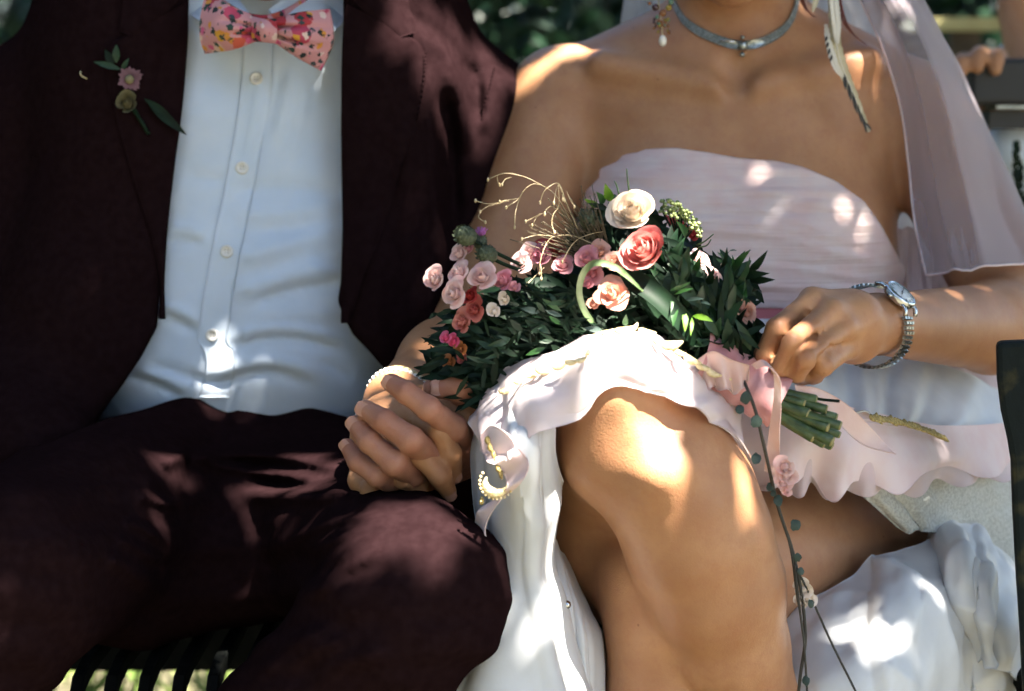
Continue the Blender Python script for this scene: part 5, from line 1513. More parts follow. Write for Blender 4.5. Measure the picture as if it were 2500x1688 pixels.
# ------------------------------------------------------------------ wristwatch
Wc = P(2128, 797, -.266)
ax = P(2420, 800, -.10) - P(2145, 792, -.262); ax /= np.linalg.norm(ax)
nn = np.array([.42, -.50, .76]); nn = nn - ax * (nn @ ax); nn /= np.linalg.norm(nn)
sd = np.cross(ax, nn)
watch = empty('wristwatch', Wc, 'steel wristwatch with a pale dial and link bracelet on the bride\'s wrist', 'wristwatch')
RW = .0312
dc = Wc + nn * (RW + .002)
Rw = np.stack([ax, sd, nn], 1)
def disc(name, c, prof, mt, parent, seg=40):
    th = np.linspace(0, 2 * np.pi, seg, endpoint=False)
    v = np.array([[[a * math.cos(t), a * math.sin(t), h] for t in th] for a, h in prof]).reshape(-1, 3)
    mb = MB(); mb.add(v @ Rw.T + c, grid_faces(len(prof), seg, close_v=True))
    return mb.build(name, mt, parent)
case = disc('case', dc, [(0.0, -.003), (.0128, -.003), (.0142, -.001), (.0142, .0022), (.0130, .0040), (.0118, .0042), (.0112, .0034), (0, .0034)], M['steel'], watch)
dial = disc('dial', dc, [(0, .0036), (.0112, .0036), (.0112, .0030)], M['dial'], watch)
for k in range(12):
    a = k * math.pi / 6
    mb = MB(); mb.box(dc + Rw @ np.array([math.cos(a) * .0096, math.sin(a) * .0096, .0038]), (.0018, .0005, .0003), Rw @ np.array([[math.cos(a), -math.sin(a), 0], [math.sin(a), math.cos(a), 0], [0, 0, 1]])); mb.build('hour_mark', M['ink'], dial)
for a, L, w in ((math.radians(-28), .0085, .0006), (math.radians(150), .0055, .0008)):
    mb = MB(); mb.box(dc + Rw @ np.array([math.cos(a) * L * .4, math.sin(a) * L * .4, .0041]), (L, w, .0003), Rw @ np.array([[math.cos(a), -math.sin(a), 0], [math.sin(a), math.cos(a), 0], [0, 0, 1]])); mb.build('watch_hand', M['ink'], watch)
disc('hub', dc, [(0, .0046), (.0008, .0044), (.0008, .0038)], M['ink'], watch, 10)
disc('glass', dc, [(0, .0052), (.006, .0051), (.0114, .0044)], M['glass'], watch)
mb = MB(); mb.tube(np.array([dc - ax * .0142, dc - ax * .0165]), [.0014, .0018], 10); mb.build('crown', M['steel'], watch)
for sx in (-1, 1):
    for sy in (-1, 1):
        mb = MB(); mb.tube(catmull(np.array([dc + Rw @ np.array([sx * .0085, sy * .0095, 0]), dc + Rw @ np.array([sx * .0085, sy * .0145, -.001]), dc + Rw @ np.array([sx * .0082, sy * .0180, -.0045])]), 6), .0017, 8); mb.build('lug', M['steel'], watch)
link = None
for k in range(44):
    a = math.radians(32 + k * (296 / 43))
    pos = lambda o: Wc + nn * math.cos(a) * (RW * .99) + sd * math.sin(a) * (RW * 1.06) + ax * o
    rad_d = nn * math.cos(a) + sd * math.sin(a); tan = np.cross(ax, rad_d)
    R3 = np.stack([ax, tan, rad_d], 1)
    for j in range(3):
        o = (j - 1) * .0046 + (0)
        shift = .0005 if (k % 2) else -.0005
        if link is None:
            q = np.array([[x, y, z] for x in (-.5, .5) for y in (-.5, .5) for z in (-.5, .5)]) * np.array([.0042, .0030, .0020])
            q2 = q * np.array([.8, .7, 1.0]); q2[:, 2] = np.where(q[:, 2] > 0, .0014, -.001)
            lm = MB(); lm.add(np.vstack([np.where(q[:, 2:] > 0, q2, q)]), [(0, 1, 3, 2), (4, 6, 7, 5), (0, 4, 5, 1), (2, 3, 7, 6), (0, 2, 6, 4), (1, 5, 7, 3)])
            link = lm.build('bracelet_link', M['steel_dark'], watch, False); ob = link
        else:
            ob = link.copy(); COL.objects.link(ob)
        ob.parent = watch; ob.matrix_parent_inverse = Matrix.Translation(-watch.location)
        ob.matrix_basis = Matrix.Translation(pos(o + shift).tolist()) @ Matrix(R3.tolist()).to_4x4()

# ------------------------------------------------------------------ gold and pearl bracelet on the other wrist
br = empty('bracelet', P(960, 985, -.26), 'thin gold bracelet with a row of small pearls behind the clasped fingers', 'bracelet')
bc = P(975, 982, -.258); bax = P(1085, 895, -.17) - P(968, 986, -.263); bax /= np.linalg.norm(bax)
bn = np.array([-.3, -1, .3]); bn = bn - bax * (bn @ bax); bn /= np.linalg.norm(bn); bs = np.cross(bax, bn)
ang = np.linspace(0, 2 * np.pi, 49)
ring = bc + bax * .004 + (bn * np.cos(ang)[:, None] + bs * np.sin(ang)[:, None]) * .0272
mb = MB(); mb.tube(ring, .0017, 8); mb.build('hoop', M['gold'], br)
for k in range(40):
    a = k / 40 * 2 * math.pi
    mb = MB(); mb.ball(bc - bax * .001 + (bn * math.cos(a) + bs * math.sin(a)) * .0276, .0023, 6, 8); mb.build('pearl', M['pearl'], br)

# ------------------------------------------------------------------ the place: ground, bench, hedge, canopy
M['ground'] = mat('garden_soil', (0.06, 0.05, 0.03), 0.9, (0.10, 0.09, 0.05), 3, bump=0.6, bscale=30)
M['grass'] = mat('grass_blades', (0.09, 0.17, 0.03), 0.6, (0.20, 0.26, 0.07), 6, trans=0.3)
M['bench'] = mat('bench_paint', (0.004, 0.005, 0.005), 0.8, (0.012, 0.013, 0.011), 60, spec=0.08, bump=0.4, bscale=120, contrast=(.5, .75))
M['arm'] = mat('weathered_green_paint', (0.006, 0.010, 0.010), 0.75, (0.05, 0.045, 0.02), 45, spec=0.15, bump=0.5, bscale=150, contrast=(.52, .75))
M['black'] = mat('black_vinyl', (0.010, 0.010, 0.011), 0.5)
M['bark'] = mat('bark', (0.06, 0.045, 0.03), 0.9, (0.11, 0.085, 0.06), 14, bump=0.9, bscale=40)
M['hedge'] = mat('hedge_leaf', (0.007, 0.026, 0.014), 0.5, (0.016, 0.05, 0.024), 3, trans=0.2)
M['canopy'] = mat('tree_leaf', (0.03, 0.08, 0.02), 0.5, (0.06, 0.12, 0.03), 3, trans=0.08)

gm = MB(); gm.add([(-80, -80, 0), (80, -80, 0), (80, 80, 0), (-80, 80, 0)], [(0, 1, 2, 3)])
ground = gm.build('ground', M['ground'], None, False); tag(ground, kind='structure')

r_ = np.random.default_rng(5)
mb = MB()
for i in range(5200):
    x = r_.uniform(-2.2, 1.6); y_ = r_.uniform(.55, 3.2); h = r_.uniform(.05, .16); a = r_.uniform(0, 6.28)
    d = np.array([math.cos(a), math.sin(a), 0]); w = r_.uniform(.006, .012); l = np.array([r_.normal() * .5, r_.normal() * .5, 0]) * h
    p0 = np.array([x, y_, 0])
    mb.add([p0 - d * w, p0 + d * w, p0 + l * .4 + d * w * .7 + np.array([0, 0, h * .6]), p0 + l * .4 - d * w * .7 + np.array([0, 0, h * .6]), p0 + l + np.array([0, 0, h])], [(0, 1, 2, 3), (3, 2, 4)])
grass = mb.build('grass', M['grass'], None, False); tag(grass, 'rough sunlit grass growing behind the bench', 'grass', kind='stuff')

# bench
ZS = float(P(400, 1640, -.24)[2])
YF = .09                       # the seat's front edge lies this far behind the drawn slat profile
bench = empty('bench', (0.0, 0.05, 0.0), 'dark slatted garden bench the couple sits on', 'bench')
def slat_mesh():
    w, t = .0100, .012
    path = np.array([(0, .24 - YF, ZS + .012), (0, .05, ZS + .002), (0, -.20, ZS), (0, -.29, ZS), (0, -.325, ZS - .006), (0, -.342, ZS - .022), (0, -.350, ZS - .05), (0, -.354, ZS - .12)]) + np.array([0, YF, 0])
    tt = np.gradient(path, axis=0); tt /= np.linalg.norm(tt, axis=1)[:, None]
    up = np.cross(np.array([1., 0, 0]), tt) * -1
    v = []
    for p_, u in zip(path, up):
        for sx, sz in ((-1, -1), (1, -1), (1, 0), (.8, .15), (-.8, .15), (-1, 0)):
            v.append(p_ + np.array([sx * w / 2, 0, 0]) - u * t * (-sz) * (-1 if sz < 0 else 1) if False else p_ + np.array([sx * w / 2, 0, 0]) + u * (t * sz))
    f = [tuple(q) for q in grid_faces(len(path), 6, close_v=True)] + [tuple(range(6))[::-1], tuple(len(path) * 6 - 6 + k for k in range(6))]
    return np.array(v), f
v, f = slat_mesh()
pitch = .0276
x0 = float(P(180, 1640, -.25)[0])
first = None
for k in range(-8, 46):
    x = x0 + k * pitch
    if first is None:
        first = new_mesh('slat', v, f, M['bench'], bench, False); ob = first
    else:
        ob = first.copy(); COL.objects.link(ob)
    ob.parent = bench; ob.matrix_parent_inverse = Matrix.Translation(-bench.location)
    ob.location = (x, 0, 0)
mb = MB(); mb.box((0.02, -.21, ZS - .13), (1.48, .02, .022)); mb.build('front_rail', M['bench'], bench, False)
zr = float(P(400, 1637, .26)[2])
mb = MB(); mb.box((0.02, .27, zr + .09), (1.48, .025, .18)); mb.build('rear_rail', M['bench'], bench, False)
for z in (zr + .26, zr + .36):
    mb = MB(); mb.box((0.02, .28, z), (1.48, .022, .06)); mb.build('back_board', M['bench'], bench, False)
for x in (-.68, .72):
    for y_ in (-.20, .26):
        mb = MB(); mb.box((x, y_, (ZS - .02) / 2), (.05, .05, ZS - .02)); mb.build('leg', M['bench'], bench, False)
# weathered arm panel at the right
outl = [(2434, 838), (2436, 930), (2446, 1010), (2462, 1080), (2470, 1130), (2474, 1250), (2482, 1400), (2492, 1550), (2500, 1720), (2540, 1720), (2700, 1720), (2700, 832), (2560, 832)]
A = np.array([P(x, y_, -.315) for x, y_ in outl]); Bk = A + np.array([.004, .02, 0])
n = len(A)
mb = MB(); mb.add(np.vstack([A, Bk]), [tuple(range(n)), tuple(range(2 * n - 1, n - 1, -1))] + [(i, i + n, (i + 1) % n + n, (i + 1) % n) for i in range(n)])
ap = mb.build('arm_panel', M['arm'], bench, False)
bv = ap.modifiers.new('bevel', 'BEVEL'); bv.width = .004; bv.segments = 2

# hedge and shrubs behind
def shrub(name, c, size, n, seed, label, mt, leafs=(.05, .10)):
    root = empty(name, (c[0], c[1], 0), label, 'shrub', 'shrubs behind the couple')
    r = np.random.default_rng(seed)
    for k in range(4):
        b = np.array([c[0] + r.uniform(-.15, .15), c[1] + r.uniform(-.1, .1), 0]); t = np.array([c[0] + r.uniform(-.5, .5) * size[0], c[1] + r.uniform(-.3, .3) * size[1], c[2] + r.uniform(.0, .5) * size[2]])
        s_ = MB(); s_.tube(catmull(np.array([b, (b + t) / 2 + r.normal(size=3) * .08, t]), 8), np.linspace(.03, .008, 8), 6); s_.build('stem', M['bark'], root)
    q = r.normal(size=(n, 3)); q /= np.linalg.norm(q, axis=1)[:, None]
    q *= (r.random(n) ** .45)[:, None] * (1 + .25 * snoise(q, 4, seed, 2))[:, None]
    q = q * np.array(size) + np.array([c[0], c[1], c[2]])
    q[:, 2] = np.maximum(q[:, 2], .03)
    d = r.normal(size=(n, 3)); d /= np.linalg.norm(d, axis=1)[:, None]
    e = np.cross(d, r.normal(size=(n, 3))); e /= np.linalg.norm(e, axis=1)[:, None]
    L = r.uniform(*leafs, n)[:, None]
    V = np.stack([q - d * L / 2, q + e * L * .25, q + d * L / 2, q - e * L * .25], 1).reshape(-1, 3)
    F = np.arange(n * 4).reshape(n, 4)
    o = new_mesh('foliage', V, F, mt, root, False); o['kind'] = 'stuff'
    return root
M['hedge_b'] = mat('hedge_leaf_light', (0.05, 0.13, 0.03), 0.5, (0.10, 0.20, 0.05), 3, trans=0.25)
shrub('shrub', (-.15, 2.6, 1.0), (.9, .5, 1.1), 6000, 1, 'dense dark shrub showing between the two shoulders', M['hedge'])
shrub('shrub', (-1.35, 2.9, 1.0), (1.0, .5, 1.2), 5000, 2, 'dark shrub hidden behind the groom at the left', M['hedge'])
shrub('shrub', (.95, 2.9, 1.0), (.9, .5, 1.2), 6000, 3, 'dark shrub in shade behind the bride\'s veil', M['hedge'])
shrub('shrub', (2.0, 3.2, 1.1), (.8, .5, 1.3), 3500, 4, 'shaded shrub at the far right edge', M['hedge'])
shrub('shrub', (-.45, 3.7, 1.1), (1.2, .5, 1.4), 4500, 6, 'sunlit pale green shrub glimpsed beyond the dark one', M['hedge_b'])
# unseen hedge added left of the bench to block sky light from the groom
hd = empty('hedge', (-1.55, -.6, 0), 'unseen tall hedge added left of the groom to darken his side', 'hedge')
rr = np.random.default_rng(9); nH = 16000
q = np.stack([-1.55 + rr.normal(size=nH) * .16, rr.uniform(-2.6, 1.8, nH), rr.uniform(.05, 2.9, nH)], 1)
d = rr.normal(size=(nH, 3)); d /= np.linalg.norm(d, axis=1)[:, None]; e = np.cross(d, rr.normal(size=(nH, 3))); e /= np.linalg.norm(e, axis=1)[:, None]
L = rr.uniform(.06, .11, nH)[:, None]
o = new_mesh('foliage', np.stack([q - d * L / 2, q + e * L * .28, q + d * L / 2, q - e * L * .28], 1).reshape(-1, 3), np.arange(nH * 4).reshape(nH, 4), M['hedge'], hd, False); o['kind'] = 'stuff'
for k in range(6):
    s_ = MB(); yy = -2.3 + k * .75; s_.tube(catmull(np.array([(-1.55, yy, 0), (-1.53, yy + .05, 1.2), (-1.56, yy, 2.6)]), 8), np.linspace(.04, .015, 8), 7); s_.build('stem', M['bark'], hd)

# far wood
def tree(name, c, h, r, seed, label, mt):
    root = empty(name, (c[0], c[1], 0), label, 'tree', 'trees behind the garden')
    s_ = MB(); s_.tube(catmull(np.array([(c[0], c[1], 0), (c[0] + .1, c[1], h * .4), (c[0], c[1] + .1, h * .8)]), 10), np.linspace(.16, .05, 10), 10); s_.build('trunk', M['bark'], root)
    rr = np.random.default_rng(seed); n = 4000
    q = rr.normal(size=(n, 3)); q /= np.linalg.norm(q, axis=1)[:, None]; q *= (rr.random(n) ** .4)[:, None] * (1 + .3 * snoise(q, 4, seed, 2))[:, None]
    q = q * np.array([r, r * .6, h * .5]) + np.array([c[0], c[1], h * .55])
    d = rr.normal(size=(n, 3)); d /= np.linalg.norm(d, axis=1)[:, None]; e = np.cross(d, rr.normal(size=(n, 3))); e /= np.linalg.norm(e, axis=1)[:, None]
    L = rr.uniform(.12, .24, n)[:, None]
    o = new_mesh('crown', np.stack([q - d * L / 2, q + e * L * .28, q + d * L / 2, q - e * L * .28], 1).reshape(-1, 3), np.arange(n * 4).reshape(n, 4), mt, root, False); o['kind'] = 'stuff'
for i, (x, y_) in enumerate([(-3.2, 5.2), (-1.4, 5.6), (.3, 5.4), (2.0, 5.5), (3.8, 5.2)]):
    tree('tree', (x, y_), 4.2, 1.5, 40 + i, 'dark tree far behind, ' + ['leftmost of the row', 'second from the left of the row', 'in the middle of the row', 'second from the right of the row', 'rightmost of the row'][i], M['hedge'])

# unseen trees added on the camera side to cut the sky light
for i, (x, y_, lab) in enumerate([(-3.6, -4.6, 'left of'), (-1.2, -6.2, 'close behind, left of'), (1.8, -6.6, 'close behind, right of'), (4.6, -1.2, 'far right of')]):
    tree('tree', (x, y_), 5.6, 2.0, 60 + i, 'unseen tree added to cut the sky light, standing ' + lab + ' the photographer', M['hedge'])

# plank lit by the sun, top right
mb = MB(); a = P(2275, 60, 1.5); b = P(2455, 60, 1.5)
mb.box((a + b) / 2, (b[0] - a[0], .03, .022)); pk = mb.build('plank', mat('yellow_plank', (0.34, 0.29, 0.12), .7, (0.45, 0.40, 0.18), 20), None, False)
tag(pk, 'narrow yellowish plank caught by the sun behind the veil', 'plank')
mb = MB(); mb.box(((a + b) / 2)[0:3] - np.array([.0, -.03, .35]), (.05, .03, .68)); pp = mb.build('post', M['bark'], pk, False)

# dark case and the guest who holds it
yc = .36
case_o = empty('case', P(2450, 250, yc), 'black case held upright by the guest behind the veil', 'case')
a = P(2372, 142, yc); b = P(2372, 258, yc)
mb = MB(); mb.box((a[0] + .16, yc + .03, (a[2] + b[2]) / 2), (.32, .06, a[2] - b[2])); cb = mb.build('body', M['black'], case_o, False)
bv = cb.modifiers.new('bevel', 'BEVEL'); bv.width = .006; bv.segments = 3
a2 = P(2432, 258, yc - .004); b2 = P(2432, 266, yc - .004)
mb = MB(); mb.box((a2[0] + .13, yc + .02, (a2[2] + b2[2]) / 2), (.26, .05, a2[2] - b2[2])); mb.build('metal_edge', M['steel_dark'], case_o, False)
a3 = P(2425, 268, yc); b3 = P(2425, 318, yc)
mb = MB(); mb.box((a3[0] + .09, yc + .04, (a3[2] + b3[2]) / 2), (.18, .05, a3[2] - b3[2] - .002)); mb.build('lower_part', M['black'], case_o, False)
guest = empty('person', P(2600, 500, .55), 'guest in white behind the veil, fingers over a black case', 'person')
G = []
for x, y_, dx in ((2345, 142, -8), (2388, 124, -4), (2432, 130, 2)):
    G += chain([P(x + 60 + dx, 250, yc + .10), P(x + 20, y_ + 40, yc + .085), P(x + 6, y_ + 8, yc + .045), P(x, y_ + 14, yc - .004), P(x - 2, y_ + 42, yc - .008)], (.014, .0105, .0100, .0090, .0078), .004, .01)
G += [C_(P(2440, 260, yc + .10), P(2560, 200, yc + .14), .035, .028, .02), C_(P(2560, 200, yc + .14), P(2640, 60, yc + .20), .028, .04, .02), C_(P(2640, 60, yc + .20), P(2720, 250, .62), .042, .05, .02),
      E_(P(2680, 560, .66), (.15, .09, .30), .04), C_(P(2690, 60, .66), P(2690, -160, .64), .055, .05, .03), E_(P(2690, -330, .62), (.078, .098, .115), .03),
      C_(P(2470, 10, yc + .16), P(2520, 160, yc + .14), .018, .03, .02)]
sdf_mesh('body', G, .004, M['skin'], guest)
GS = [E_(P(2680, 600, .64), (.20, .12, .32), .04), C_(P(2545, 430, .52), P(2470, 360, .44), .075, .03, .03), C_(P(2720, 250, .62), P(2545, 470, .52), .07, .07, .03)]
def gs_post(q, d):
    return d - .006 * snoise(q, 26, 3, 2)
sdf_mesh('white_shirt', GS, .006, M['shirt'], guest, gs_post)
# dark leafy twig in front of the guest
tw = empty('plant', P(2500, 560, .26), 'dark narrow leaved twig against the guest\'s white shirt', 'plant')
s_ = MB(); s_.tube(catmull(np.array([P(2510, 640, .27), P(2496, 520, .26), P(2478, 420, .26), P(2478, 362, .26)]), 14), np.linspace(.004, .001, 14), 6); s_.build('stem', M['leaf_dark'], tw)
for i in range(34):
    t = i / 33; x = 2500 - 26 * t + 6 * t * t; y_ = 600 - 235 * t; s = 1 if i % 2 else -1
    v, f = leaf_geo(P(x, y_, .26), P(x + s * rng.uniform(14, 30) * (1.3 - t), y_ - rng.uniform(14, 30), .26 + rng.uniform(-.01, .01)), .006, np.array([0, -1, .2]), .05)
    new_mesh('leaf', v, f, M['leaf_dark'], tw)

# ------------------------------------------------------------------ unseen tree overhead
S_ = SUN_TO
A_ = np.cross(np.array([0, 1., 0]), S_); A_ /= np.linalg.norm(A_)
B_ = np.cross(S_, A_)
def ab(q):
    return np.stack([q @ A_, q @ B_], -1)
def pool(poly, prims=None, post=None, y=None):
    pa = catmull(np.array(poly + [poly[0]], float), len(poly) * 3 + 1)[:-1]
    if prims is not None:
        q, _ = hit(pa[:, 0], pa[:, 1], prims, post)
    else:
        yy = catmull(np.array(list(y) + [y[0]], float)[:, None], len(pa) + 1)[:-1, 0] if isinstance(y, (list, tuple)) else [y] * len(pa)
        q = np.array([P(x, y_, d_) for (x, y_), d_ in zip(pa, yy)])
    return ab(q)
def disc_pool(x, y_, r, prims=None, post=None, y=None):
    return pool([(x + r * math.cos(a), y_ + r * math.sin(a)) for a in np.linspace(0, 2 * np.pi, 8, endpoint=False)], prims, post, y)
J = (JACKET, jpost_nocut); T = (TROUSERS, tr_post); H = (SHIRT, shirt_post)
pools = [
    pool([(880, 20), (950, 10), (1060, 70), (1160, 135), (1215, 190), (1180, 260), (1110, 250), (1040, 190), (960, 140), (890, 90)], *J),
    pool([(1245, 215), (1290, 150), (1360, 125), (1470, 95), (1440, 130), (1330, 165)], BRIDE),
    pool([(1965, 200), (2090, 158), (2100, 176), (1975, 220)], BRIDE),
    disc_pool(2000, 360, 26, BRIDE), disc_pool(1975, 128, 10, BRIDE),
    pool([(1450, 915), (1530, 888), (1640, 942), (1715, 1040), (1780, 1125), (1790, 1180), (1700, 1190), (1600, 1150), (1545, 1095), (1565, 1010), (1490, 950)], BRIDE),
    pool([(1810, 1220), (1860, 1250), (1850, 1330), (1800, 1310), (1800, 1260)], BRIDE),
    disc_pool(1695, 1290, 26, BRIDE), pool([(1765, 1360), (1800, 1370), (1800, 1420), (1780, 1450), (1755, 1400)], BRIDE),
    pool([(1210, 930), (1330, 870), (1480, 825), (1600, 830), (1700, 900), (1800, 1000), (1810, 1090), (1700, 985), (1600, 895), (1480, 885), (1400, 945), (1300, 1060), (1200, 1085), (1165, 1040)], y=[-.34, -.36, -.39, -.39, -.38, -.34, -.365, -.43, -.455, -.455, -.45, -.44, -.40, -.36]),
    pool([(1160, 1050), (1330, 1060), (1330, 1120), (1280, 1140), (1170, 1120)], y=-.41), pool([(1200, 1540), (1260, 1500), (1280, 1600), (1220, 1640)], y=-.41),
    pool([(1005, 880), (1055, 815), (1070, 855), (1050, 880)], BRIDE),
    disc_pool(955, 922, 8, y=-.37), disc_pool(890, 1040, 7, y=-.37),
    pool([(860, 1310), (920, 1262), (1010, 1245), (1080, 1270), (1100, 1300), (1060, 1370), (1020, 1400), (950, 1370), (880, 1340)], *T),
    pool([(700, 1318), (860, 1262), (865, 1276), (720, 1330)], *T),
    pool([(410, 1128), (470, 1114), (840, 1132), (840, 1150), (600, 1126), (430, 1138)], *T),
    pool([(345, 1215), (430, 1235), (430, 1242), (345, 1222)], *T), pool([(310, 1285), (400, 1325), (395, 1340), (310, 1300)], *T),
    pool([(600, 1204), (830, 1194), (825, 1212), (640, 1216)], *T),
    pool([(500, 968), (620, 972), (620, 990), (680, 1040), (660, 1040), (590, 992), (500, 986)], *T),
    disc_pool(790, 320, 8, *H),
    pool([(1952, 730), (1972, 710), (2004, 712), (2000, 730), (1970, 742)], y=-.34),
    disc_pool(2320, 712, 8, BRIDE), disc_pool(2195, 790, 14, BRIDE),
    pool([(2170, 1450), (2250, 1430), (2250, 1490), (2190, 1480)], y=-.29), pool([(2020, 1560), (2100, 1500), (2130, 1530), (2100, 1590), (2190, 1560), (2220, 1640), (2080, 1688), (2000, 1640)], y=-.32),
    pool([(1880, 478), (2020, 492), (2020, 500), (1870, 488)], BOD), disc_pool(1805, 476, 8, BOD), disc_pool(1890, 405, 8, BOD),
    pool([(1040, 700), (1070, 640), (1150, 600), (1190, 660), (1130, 740), (1060, 730)], y=-.38), disc_pool(1540, 490, 50, y=-.345), disc_pool(1180, 672, 36, y=-.385), disc_pool(1470, 650, 26, y=-.41), disc_pool(1700, 535, 20, y=-.33),
    pool([(1860, 885), (1900, 930), (1905, 1060), (1875, 1060), (1885, 960)], y=-.40), disc_pool(1890, 1150, 24, y=-.39), pool([(1690, 890), (1790, 890), (1780, 930), (1720, 930)], y=-.395),
    disc_pool(2120, 930, 30, y=-.215), disc_pool(2310, 1110, 24, y=-.21), disc_pool(1560, 1250, 16, BRIDE),
    pool([(1500, -40), (1660, -60), (1650, 90), (1510, 100)], y=.14), pool([(1950, -60), (2110, -60), (2160, 110), (1980, 60)], y=.11), pool([(2170, 0), (2240, 30), (2230, 90), (2190, 80)], y=-.03), pool([(2350, 180), (2420, 260), (2400, 290), (2340, 220)], y=.02),
    disc_pool(2390, 130, 40, y=.37), pool([(2430, 310), (2540, 310), (2540, 480), (2440, 480)], y=.42),
    disc_pool(1060, 470, 18, y=-.36), pool([(1150, 440), (1330, 430), (1380, 560), (1180, 560)], y=-.36), disc_pool(1775, 620, 16, y=-.38), disc_pool(1710, 795, 22, y=-.40), disc_pool(2180, 1095, 18, y=-.318),
    disc_pool(2400, 1360, 26, y=-.2), disc_pool(2110, 1520, 22, y=-.3),
]
# areas where leaves are kept, to hold the shade between the sun spots
guards = [
    pool([(900, 925), (960, 895), (1010, 915), (1030, 960), (960, 1010), (910, 990)], y=-.29),
    pool([(850, 960), (900, 930), (965, 900), (1010, 925), (1165, 930), (1170, 1080), (1120, 1215), (880, 1210), (850, 1120)], y=-.365),
    pool([(1470, 440), (1800, 420), (2130, 560), (2150, 740), (1500, 740)], BOD), pool([(1480, 240), (2090, 260), (2090, 400), (1800, 370), (1480, 380)], BRIDE),
    pool([(470, 100), (815, 100), (820, 760), (840, 955), (300, 955), (420, 700)], *H),
    pool([(250, 1010), (860, 1020), (860, 1100), (250, 1100)], *T), pool([(100, 1150), (320, 1180), (300, 1260), (100, 1300)], *T), pool([(470, 1235), (690, 1240), (690, 1480), (330, 1480), (420, 1350)], *T), pool([(700, 1400), (1000, 1430), (1050, 1560), (700, 1600)], *T),
    pool([(1390, 965), (1480, 940), (1535, 975), (1530, 1055), (1575, 1110), (1560, 1140), (1450, 1150), (1395, 1080)], BRIDE),
    pool([(1120, 760), (1250, 720), (1470, 700), (1490, 800), (1300, 850), (1150, 930)], y=-.385), pool([(1600, 640), (1800, 660), (1820, 800), (1700, 850), (1560, 760)], y=-.375),
    pool([(1170, 1150), (1330, 1150), (1340, 1420), (1180, 1480)], y=-.41), pool([(1470, 1350), (1700, 1420), (1900, 1480), (1900, 1688), (1480, 1688)], BRIDE)]
force = [disc_pool(886, 1036, 6, y=-.37), pool([(1885, 480), (2010, 492), (2010, 500), (1880, 490)], BOD), disc_pool(1805, 476, 7, BOD),
         pool([(530, 855), (560, 858), (595, 880), (560, 886), (525, 876)], *H), disc_pool(2000, 360, 16, BRIDE), disc_pool(1700, 800, 14, y=-.40), disc_pool(1775, 620, 12, y=-.38), disc_pool(1560, 990, 10, BRIDE), disc_pool(1695, 1285, 24, BRIDE), pool([(1762, 1345), (1806, 1368), (1795, 1440), (1760, 1405)], BRIDE), disc_pool(1640, 1180, 14, BRIDE)]
rc = np.random.default_rng(17)
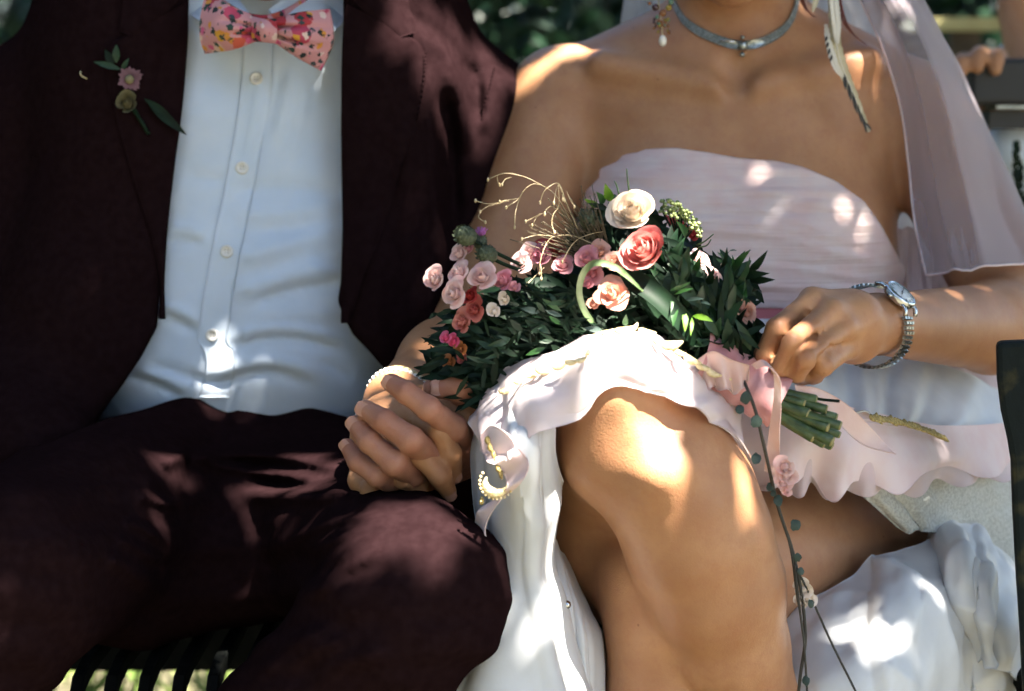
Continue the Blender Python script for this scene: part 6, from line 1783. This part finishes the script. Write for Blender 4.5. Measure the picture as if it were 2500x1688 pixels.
def leaf_cloud(a0, a1, b0, b1, step, layers, s0, s1, L, keep, gaps):
    out = []
    for k in range(layers):
        na, nb_ = int((a1 - a0) / step), int((b1 - b0) / step)
        ga, gb = np.meshgrid(np.arange(na), np.arange(nb_), indexing='ij')
        c = np.stack([a0 + (ga.ravel() + rc.uniform(-.5, .5, ga.size)) * step, b0 + (gb.ravel() + rc.uniform(-.5, .5, ga.size)) * step], 1)
        ok = rc.random(len(c)) < keep
        if gaps is not None:
            hole = np.zeros(len(c), bool)
            for pl_ in gaps:
                big_ = np.ptp(pl_, axis=0).min() > .035
                hole |= poly_sd(c[:, 0], c[:, 1], pl_) < L * (.38 if big_ else .14)
            if gaps is pools:
                for pl_ in guards:
                    hole &= poly_sd(c[:, 0], c[:, 1], pl_) > -L * .05
                for pl_ in force:
                    hole |= poly_sd(c[:, 0], c[:, 1], pl_) < L * .04
            ok &= ~hole
        c = c[ok]
        s = rc.uniform(s0, s1, len(c))
        out.append(c[:, :1] * A_ + c[:, 1:] * B_ + s[:, None] * S_)
    q = np.vstack(out); n = len(q)
    nd = S_ + rc.normal(size=(n, 3)) * .30; nd /= np.linalg.norm(nd, axis=1)[:, None]
    d = np.cross(nd, rc.normal(size=(n, 3))); d /= np.linalg.norm(d, axis=1)[:, None]
    e = np.cross(nd, d)
    l = L * rc.uniform(.85, 1.2, n)[:, None]
    v = np.stack([q - d * l * .5, q - d * l * .2 + e * l * .26 - nd * l * .05, q + d * l * .2 + e * l * .24 - nd * l * .05, q + d * l * .5, q + d * l * .2 - e * l * .24 - nd * l * .05, q - d * l * .2 - e * l * .26 - nd * l * .05], 1).reshape(-1, 3)
    f = np.arange(n * 6).reshape(n, 6)
    return v, f
box = np.array([(x, y_, z) for x in (-.8, .85) for y_ in (-.6, .5) for z in (.3, 1.12)])
bb = ab(box); lo, hi = bb.min(0) - .12, bb.max(0) + .12
base_s = float(np.array([0, -.1, .7]) @ S_)
shade = empty('tree', (2.7, -.9, 0), 'unseen leafy tree shading the couple, its leaf gaps placed to form the sun spots', 'tree')
v, f = leaf_cloud(lo[0], hi[0], lo[1], hi[1], .025, 4, base_s + 1.9, base_s + 2.35, .048, 1.0, pools)
o = new_mesh('crown', v, f, M['canopy'], shade, False); o['kind'] = 'stuff'
big = np.array([(lo[0], lo[1]), (hi[0], lo[1]), (hi[0], hi[1]), (lo[0], hi[1])])
grass_gap = ab(np.array([(-1.3, .75, .05), (-.1, .75, .05), (-.1, 2.2, .05), (-1.3, 2.2, .05)]))
v, f = leaf_cloud(-3.2, 3.6, hi[1] - 0.02, hi[1] + 3.4, .10, 3, base_s + 2.3, base_s + 3.6, .17, .62, [grass_gap])
o = new_mesh('crown', v, f, M['canopy'], shade, False); o['kind'] = 'stuff'
s_ = MB(); s_.tube(catmull(np.array([(2.7, -.9, 0), (2.62, -.9, 1.2), (2.4, -.8, 2.2), (2.0, -.6, 3.0), (1.2, -.6, 3.4)]), 20), np.linspace(.16, .05, 20), 12); s_.build('trunk', M['bark'], shade)
for e in ((.2, -.9, 3.1), (.6, .3, 3.2), (1.4, 1.6, 3.6), (-.2, -.4, 3.0)):
    s_ = MB(); s_.tube(catmull(np.array([(2.2, -.7, 2.7), ((2.2 + e[0]) / 2, (e[1] - .7) / 2, 3.3), e]), 12), np.linspace(.05, .012, 12), 8); s_.build('limb', M['bark'], shade)
